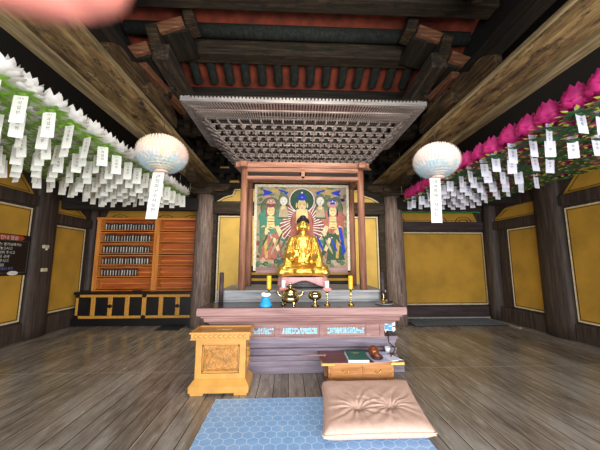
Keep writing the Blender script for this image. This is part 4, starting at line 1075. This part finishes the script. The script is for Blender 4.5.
mb = MB(); mb.b2(rx0 - .02, rx1 + .02, rf - .03, rb, 2.56, 2.62); mb.build('top_board', 'rack', o, bevel=.005)
tp = None; random.seed(5)
for r, (z, cnt) in enumerate(zip(SZ[::-1][:5], (18, 17, 17, 17, 13))):
    for i in range(cnt):
        x = -4.88 + i * .069
        if tp is None:
            tp = empty('memorial_tablet', (0, 0, 0), '', 'tablet')
            mb = MB(); mb.prism([(-.024, 0), (.024, 0), (.026, .15), (.016, .175), (-.016, .175), (-.026, .15)], lambda u, v, t: (u, t, v), -.01, .01); b1 = mb.build('plaque', 'tablet', tp)
            mb = MB(); mb.b2(-.009, .009, -.013, -.0095, .03, .14); b2_ = mb.build('name_strip', 'tablet_white', tp)
            mb = MB(); mb.b2(-.03, .03, -.02, .02, -.0, .014); mb.build('foot', 'tablet_grey', tp)
            root = tp
        else: root = copy_tree(tp)
        root.location = (x + random.uniform(-.004, .004), 7.28, z + .035); root.rotation_euler = (0, random.uniform(-.06, .06), random.uniform(-.5, .1))
        sc = random.uniform(1.12, 1.24); root.scale = (sc, 1, sc)
        tag(root, 'small dark memorial tablet, %s from the left on the %s shelf of the orange rack' % (ORD[i], ('top', 'second', 'third', 'fourth', 'fifth')[r]), 'tablet', 'memorial tablets on the orange rack')
o = empty('lacquer_cabinet', (-3.95, 7.1, 0), 'long low black cabinet with yellow frames below the orange rack', 'cabinet')
cx0, cx1, cf, cb = -5.2, -2.45, 6.95, 7.46
mb = MB(); mb.b2(cx0 - .05, cx1 + .02, cf - .05, cb, .72, .78); mb.build('top_board', 'lacquer_black', o, bevel=.008)
mb = MB(); mb.b2(cx0, cx1, cf, cb, .14, .72); mb.build('body', 'lacquer_black', o)
mb = MB(); mb.b2(cx0 - .08, cx1 + .02, cf - .06, cb, 0, .17); mb.build('base_board', 'lacquer_black', o, bevel=.008)
n = 7; w = (cx1 - cx0) / n
for i in range(n):
    a = cx0 + i * w; mb = MB()
    mb.b2(a, a + w, cf - .02, cf, .17, .23); mb.b2(a, a + w, cf - .02, cf, .66, .72); mb.b2(a, a + .05, cf - .02, cf, .23, .66); mb.b2(a + w - .05, a + w, cf - .02, cf, .23, .66)
    d_ = mb.build('door_frame', 'cab_yellow', o, bevel=.004)
    mb = MB(); mb.b2(a + .05, a + w - .05, cf - .008, cf + .002, .23, .66); mb.build('door_panel', 'lacquer_black', d_)
for a, z in ((cx0 + 2 * w, .45), (cx0 + 4 * w, .69), (cx0 + 4 * w, .2), (cx0 + 6 * w, .45), (cx0 + .03, .69), (cx0 + .03, .2), (cx1 - .05, .69)):
    mb = MB(); ring = [(a + .062 * math.cos(t) * (1 if j % 2 else .8), z + .05 * math.sin(t) * (1 if j % 2 else .8)) for j, t in enumerate([k * PI / 6 for k in range(12)])]
    mb.prism(ring, lambda u, v, t: (u, cf - .02 - t, v), 0, .008); mb.build('black_fitting', 'lacquer_black', o)
mb = MB(); mb.box((-3.84, 6.98, .795), (.18, .1, .03)); tag(mb.build('small_box', 'lacquer_black', bevel=.01), 'small flat black case on the black cabinet’s top', 'case')
mb = MB(); mb.b2(-3.1, -2.62, 6.42, 6.85, 0, .02); tag(mb.build('doormat', 'rug_black'), 'small dark mat on the floor at the thick column’s foot', 'mat')

# floor grille at right back
o = empty('floor_grid', (3.9, 7.0, 0), 'black grid mat on the floor below the yellow back wall', 'mat')
mb = MB(); mb.b2(2.75, 5.0, 6.55, 7.36, 0, .02); mb.build('mat_base', 'rug_black', o)
mb = MB()
for i in range(16): mb.b2(2.8 + i * .145, 2.815 + i * .145, 6.57, 7.34, .02, .027)
for j in range(7): mb.b2(2.77, 4.98, 6.6 + j * .12, 6.612 + j * .12, .02, .027)
mb.build('grid_pattern', 'rug_grid', o)
mb = MB(); mb.b2(2.6, 5.2, 7.37, 7.4, 0, .05); mb.b2(5.02, 5.1, 6.3, 7.36, 0, .02); trim(mb, 'floor_edge')

# ================================================================== NOTICE BOARD AND SWITCHES
o = empty('notice_board', (-5.3, 5.2, 1.2), 'black notice board with red heading and white writing on the left wall', 'sign')
y0, y1, z0, z1 = 4.6, 5.74, 1.24, 2.0
F3 = lambda u, v, t=0: (-XW + .02 + t, u, v)
mb = MB(); mb.b2(-XW + .012, -XW + .045, y0, y1, z0, z1); mb.build('board', 'sign_black', o, bevel=.012)
mb = MB()
for a in ((y0 + .05, y1 - .06, z0 + .05, z0 + .056), (y0 + .05, y1 - .06, z1 - .12, z1 - .114), (y0 + .05, y0 + .056, z0 + .05, z1 - .12), (y1 - .066, y1 - .06, z0 + .05, z1 - .12)): mb.b2(-XW + .044, -XW + .047, *a)
mb.build('border_line', 'sign_line', o)
mb = MB(); zc = z1 - .06
mb.prism([(y0 + .2, zc - .045), (y1 - .22, zc - .045), (y1 - .16, zc), (y1 - .22, zc + .045), (y0 + .2, zc + .045), (y0 + .14, zc)], F3, .024, .03); hd_ = mb.build('heading_plate', 'sign_red', o)
mb = MB(); add_text(mb, '참배 안내 말씀', .085, lambda u, v: (-XW + .0525, (y0 + y1) / 2 + u + .02, zc + v - .01)); mb.build('heading_text', 'sign_text', hd_)
mb = MB()
for k, t in enumerate(('법당을 참배하시는 불자님께서는', '신발을 가지런히 놓으시고', '경내에서는 정숙하여 주시고', '촛불과 향은 지정된 곳에', '사진 촬영은 삼가 주시고', '모두 함께 성불하세요')):
    add_text(mb, t, .062, lambda u, v, k=k: (-XW + .0475, y0 + .1 + u, z1 - .19 - k * .075 + v), 0, 'LEFT')
mb.build('white_text', 'sign_text', o)
mb = MB(); add_text(mb, '대한불교 합장', .055, lambda u, v: (-XW + .0475, y0 + .5 + u, z0 + .13 + v), 0, 'LEFT'); mb.build('blue_text', 'sign_blue', o)
mb = MB(); mb.prism([(y1 - .32 + .1 * math.cos(t), z0 + .045 + .04 * math.sin(t)) for t in [k * PI / 8 for k in range(16)]], F3, .026, .032); mb.build('oval_badge', 'sign_text', o)
for k, (z, y) in enumerate(((1.8, 5.86), (1.33, 5.88))):
    o = empty('wall_switch', (-5.03, y, z), ('upper cream switch box on the dark post, with small white knob', 'lower plain cream switch box on the dark post')[k], 'switch box', 'cream boxes on the dark post')
    mb = MB(); mb.b2(-5.22, -5.16, y, y + .12, z - .035, z + .035); mb.build('box', 'switch_white', o, bevel=.006)
    if k == 0: mb = MB(); mb.ball((-5.165, y + .06, z - .055), .02, 10); mb.tube([(-5.165, y + .06, z - .05), (-5.18, y + .06, z - .02)], .008, 8); mb.build('knob', 'tablet_white', o)

# ================================================================== LOTUS LANTERNS IN ROWS
def petal(mb, t, r0, z0, r1, z1, w, mi=0, curl=.0, n=4):
    """pointed petal from radius r0,z0 to r1,z1 with half width w"""
    ca, sa = math.cos(t), math.sin(t); vs = []
    for i in range(n + 1):
        s = i / n; ww = w * math.sin(PI * (.12 + .88 * s) ** .8) if i < n else .0
        if i == 0: ww = w * .45
        r = r0 + (r1 - r0) * s + curl * math.sin(s * PI); z = z0 + (z1 - z0) * s - .3 * curl * math.sin(PI * s)
        for q in (-1, 0, 1):
            rr = r - .25 * ww * abs(q); x = rr * ca - q * ww * sa; y = rr * sa + q * ww * ca; vs.append((x, y, z + .2 * ww * abs(q)))
    fs = []
    for i in range(n):
        for q in range(2): a = i * 3 + q; fs.append((a, a + 1, a + 4, a + 3))
    mb.add(vs, fs, mi, True)
def lantern_meshes(kind):
    """blossom, calyx and tag meshes around the origin (hanging point at the top)"""
    parts = {}
    if kind == 'white':
        mb = MB()
        for ring, (r0, z0, r1, z1, w_, nn) in enumerate(((.03, -.10, .115, -.055, .034, 9), (.03, -.10, .095, -.015, .034, 9), (.02, -.10, .06, .01, .03, 7), (.03, -.115, .12, -.10, .032, 9))):
            for k in range(nn): petal(mb, 2 * PI * (k + .5 * (ring % 2)) / nn, r0, z0, r1, z1, w_, 0, .02)
        parts['blossom'] = mb.build('blossom', 'petal_white', fixn=False)
        mb = MB()
        for k in range(8): petal(mb, 2 * PI * k / 8 + .2, .02, -.125, .125, -.135 - .015 * (k % 2), .026, 0, .01)
        mb.lathe([(.001, -.135), (.035, -.132), (.03, -.12)], (0, 0, 0), 10)
        parts['leaves'] = mb.build('leaves', 'leaf_light', fixn=False)
    else:
        mb = MB()
        for ring, (r0, z0, r1, z1, w_, nn) in enumerate(((.07, -.10, .105, -.06, .04, 9), (.075, -.09, .09, -.03, .04, 9), (.06, -.07, .07, -.005, .038, 8), (.03, -.05, .045, .02, .03, 6), (.07, -.12, .112, -.085, .036, 9))):
            for k in range(nn): petal(mb, 2 * PI * (k + .5 * (ring % 2)) / nn, r0, z0, r1, z1, w_, 0, .012)
        mb.ball((0, 0, -.07), (.08, .08, .055), 12)
        parts['blossom'] = mb.build('blossom', 'petal_pink', fixn=False)
        mb = MB()
        for k in range(9): petal(mb, 2 * PI * k / 9 + .2, .01, -.125, .10, -.128, .032, 0, .01)
        for k in range(9): petal(mb, 2 * PI * k / 9, .08, -.122, .135, -.115, .014, 1, .0)
        mb.lathe([(.001, -.135), (.03, -.132), (.03, -.12)], (0, 0, 0), 10)
        parts['leaves'] = mb.build('leaves', ['leaf_dark', 'leaf_tip'], fixn=False)
    return parts
TW = ['건강발원', '가족평안', '소원성취', '학업성취', '사업번창']
def tag_part(variant, kind):
    mb = MB(); w_, h = .104, .24
    mb.b2(-w_ / 2, w_ / 2, -.0012, .0012, -h - .155, -.155, 0); mb.tube([(0, 0, -.13), (0, 0, -.158)], .0025, 5, 0)
    add_text(mb, '기원 등', .016, lambda u, v: (u, -.0016, -.18 + v), 2)
    for k, ch in enumerate(TW[variant][:3]): add_text(mb, ch, .034, lambda u, v, k=k: (u, -.0016, -.222 - k * .043 + v), 1)
    return mb.build('prayer_tag', ['tag_white' if kind == 'white' else 'tag_lilac', 'ink', 'ink_soft'], fixn=False)
def lantern_field(kind, sx):
    parts = lantern_meshes(kind); tags = [tag_part(v, kind) for v in range(5)]
    first = {}; used_tags = set(); used = set()
    nr = 8; nc = 16
    GR = 'white lotus lanterns in rows' if kind == 'white' else 'pink lotus lanterns in rows'
    ystart, step = 1.72, .25
    for r in range(nr):
        for c in range(nc + 1):
            y = ystart + c * step; x = sx * (2.39 + r * .235)
            vx = (x + .2) / y
            if abs(vx) > 1.32 : continue           # outside the picture
            x += random.uniform(-.015, .015); yy = y + random.uniform(-.02, .02)
            z = 3.0 + random.uniform(-.012, .012)
            ro = empty('lotus_lantern', (x, yy, z), '%s lotus lantern, %s from the rear end in row %s out from the great beam' % (kind, ORD[nc - c], ORD[r].replace('first', 'one').replace('second', 'two').replace('third', 'three').replace('fourth', 'four').replace('fifth', 'five').replace('sixth', 'six').replace('seventh', 'seven').replace('eighth', 'eight')), 'lantern', GR)
            ro.rotation_euler = (0, 0, 0)
            rz = random.uniform(0, 6.28)
            for k_, p in parts.items():
                q = p if k_ not in used else p.copy()
                if k_ in used: COL.objects.link(q)
                used.add(k_); q.parent = ro; q.rotation_euler = (random.uniform(-.12, .12), random.uniform(-.12, .12), rz)
                sc = (1.3 if k_ == 'blossom' else 1.1) if kind == 'white' else (1.22 if k_ == 'blossom' else 1.25); q.scale = (sc, sc, sc * (1.05 if kind == 'white' else 1.35))
                if k_ == 'blossom': q.location = (0, 0, .03 if kind == 'white' else .045)
            has = kind == 'white' or (c % 2 == 0 and r < 4) or (c > 8 and r < 6) or (r == 0)
            if kind == 'pink' and not has: continue
            vi = random.randrange(5); t = tags[vi]
            q = t if vi not in used_tags else t.copy()
            if vi in used_tags: COL.objects.link(q)
            used_tags.add(vi); q.parent = ro
            q.rotation_euler = (random.uniform(-.1, .1), random.uniform(-.06, .06), random.uniform(-.45, .45))
    for r in range(nr):
        mb = MB(); x = sx * (2.39 + r * .235); mb.tube([(x, -1.1, 3.02), (x, 6.1, 3.02)], .003, 5)
        mb.tube([(x, -1.1, 3.02), (x, -1.15, 4.04)], .003, 5); mb.tube([(x, 6.1, 3.02), (x, 6.12, 4.04)], .003, 5)
        tag(mb.build('lantern_wire', 'wire'), 'thin wire carrying row %s of the %s lotus lanterns' % (('one', 'two', 'three', 'four', 'five', 'six', 'seven', 'eight')[r], kind), 'wire', 'wires above the %s lanterns' % kind)
lantern_field('white', -1); lantern_field('pink', 1)

# ================================================================== TWO LARGE ROUND LANTERNS
def big_lantern(x, y, z, rx, rz, label, txt, tilt, warm):
    o = empty('round_lotus_lantern', (x, y, z), label, 'lantern', 'large round lotus lanterns')
    mb = MB()
    mb.ball((x, y, z), (rx * .93, rx * .93, rz * .93), 28, 0)
    NR = 19
    for i in range(NR):
        a = PI * (i + .6) / (NR + .2); nn = max(6, int(44 * math.sin(a)))
        for k in range(nn):
            t = 2 * PI * (k + .5 * (i % 2)) / nn
            r = rx * math.sin(a); zz = rz * math.cos(a); nrm = Vector((math.cos(t) * math.sin(a) / rx, math.sin(t) * math.sin(a) / rx, math.cos(a) / rz)).normalized()
            up = Vector((-math.cos(t) * math.cos(a), -math.sin(t) * math.cos(a), math.sin(a) * rz / rx)).normalized()
            sd_ = nrm.cross(up).normalized(); p = Vector((x + r * math.cos(t), y + r * math.sin(t), z + zz)) - nrm * .012
            L, w_ = .062, .021
            vs = [p - sd_ * w_ * .6, p + sd_ * w_ * .6, p + up * L * .5 + sd_ * w_ + nrm * .012, p + up * L + nrm * .034, p + up * L * .5 - sd_ * w_ + nrm * .012]
            h = zz / rz + .12 * math.cos(t + 1.0) + random.uniform(-.22, .22)
            mi = 1 if h < -.42 else (3 if h < -.2 else 0)
            if mi == 0 and math.cos(t) > .75 and h < .6: mi = 2
            mb.add(vs, [(0, 1, 2, 3, 4)], mi)
    mb.build('petal_shell', ['petal_cream' if warm else 'petal_blush', 'petal_blue', 'petal_rose', 'petal_blush'], o, fixn=False)
    mb = MB(); mb.lathe([(.07, 0), (.08, .012), (.06, .03), (.02, .03)], (x, y, z - rz - .015), 18); mb.build('bottom_cap', 'petal_rose', o)
    mb = MB(); top = z - rz - .012; H = .55; tw = .066
    ctr = lambda u, v: (x - .03 + u + tilt * v, y - .002, top + v)
    mb.prism([(-tw, 0), (tw, 0), (tw, -H), (-tw, -H)], lambda u, v, t: (ctr(u, v)[0], y + t, top + v), 0, .002, 0)
    n = len(txt)
    for k, ch in enumerate(txt): add_text(mb, ch, .052, lambda u, v, k=k: ctr(u * 1.2, v - .05 - k * (.40 / (n - 1)) - 0), 1)
    mb.build('paper_strip', ['tag_white', 'ink'], o, fixn=False)
    mb = MB(); mb.tube([(x, y, z + rz - .01), (x, y, 3.15), (math.copysign(2.0, x), y, 3.49)], .004, 6); mb.build('hanging_cord', 'cord', o)
big_lantern(-1.69, 3.2, 2.75, .265, .205, 'big cream and blue round lotus lantern beside the white lantern rows', '관정파구수사보한', .09, True)
big_lantern(1.61, 3.2, 2.72, .25, .20, 'big pale round lotus lantern with bluish underside beside the pink lantern rows', '여래향해수자등탑', .02, False)

# ================================================================== THE PHOTOGRAPHER'S FINGERTIP (top left, against the lens)
def finger():
    o = empty('fingertip', (-.25, .04, 1.55), 'blurred pink fingertip reaching in at the very top left corner', 'finger')
    fw = cam.matrix_basis.to_3x3()
    def C(px, py, d):   # a point of the hand, in front of the lens
        return Vector(cam.location) + fw @ Vector(((px - 300) / 277 * d, (225 - py) / 277 * d, -d))
    tip, j1, j2, j3 = C(84, -30, .045), C(40, -27, .046), C(-90, -60, .052), C(-300, -190, .075)
    r = .0066
    mb = MB()
    mb.tube([tip, j1, j2, j3], [r, r * 1.04, r * 1.1, r * 1.3], 24); mb.ball(tip, (r * .99,) * 3, 24)
    mb.build('finger_body', 'skin', o, fixn=True)
    d = (tip - j1).normalized(); upv = fw @ Vector((0, 1, .2)); 
    mb = MB(); c = tip + upv.normalized() * r * .86; R = Matrix((d, upv.normalized().cross(d), upv.normalized())).transposed()
    mb.ball(c, (.006, .0045, .0012), 16, 0, R); mb.build('nail', 'nail', o)
finger()
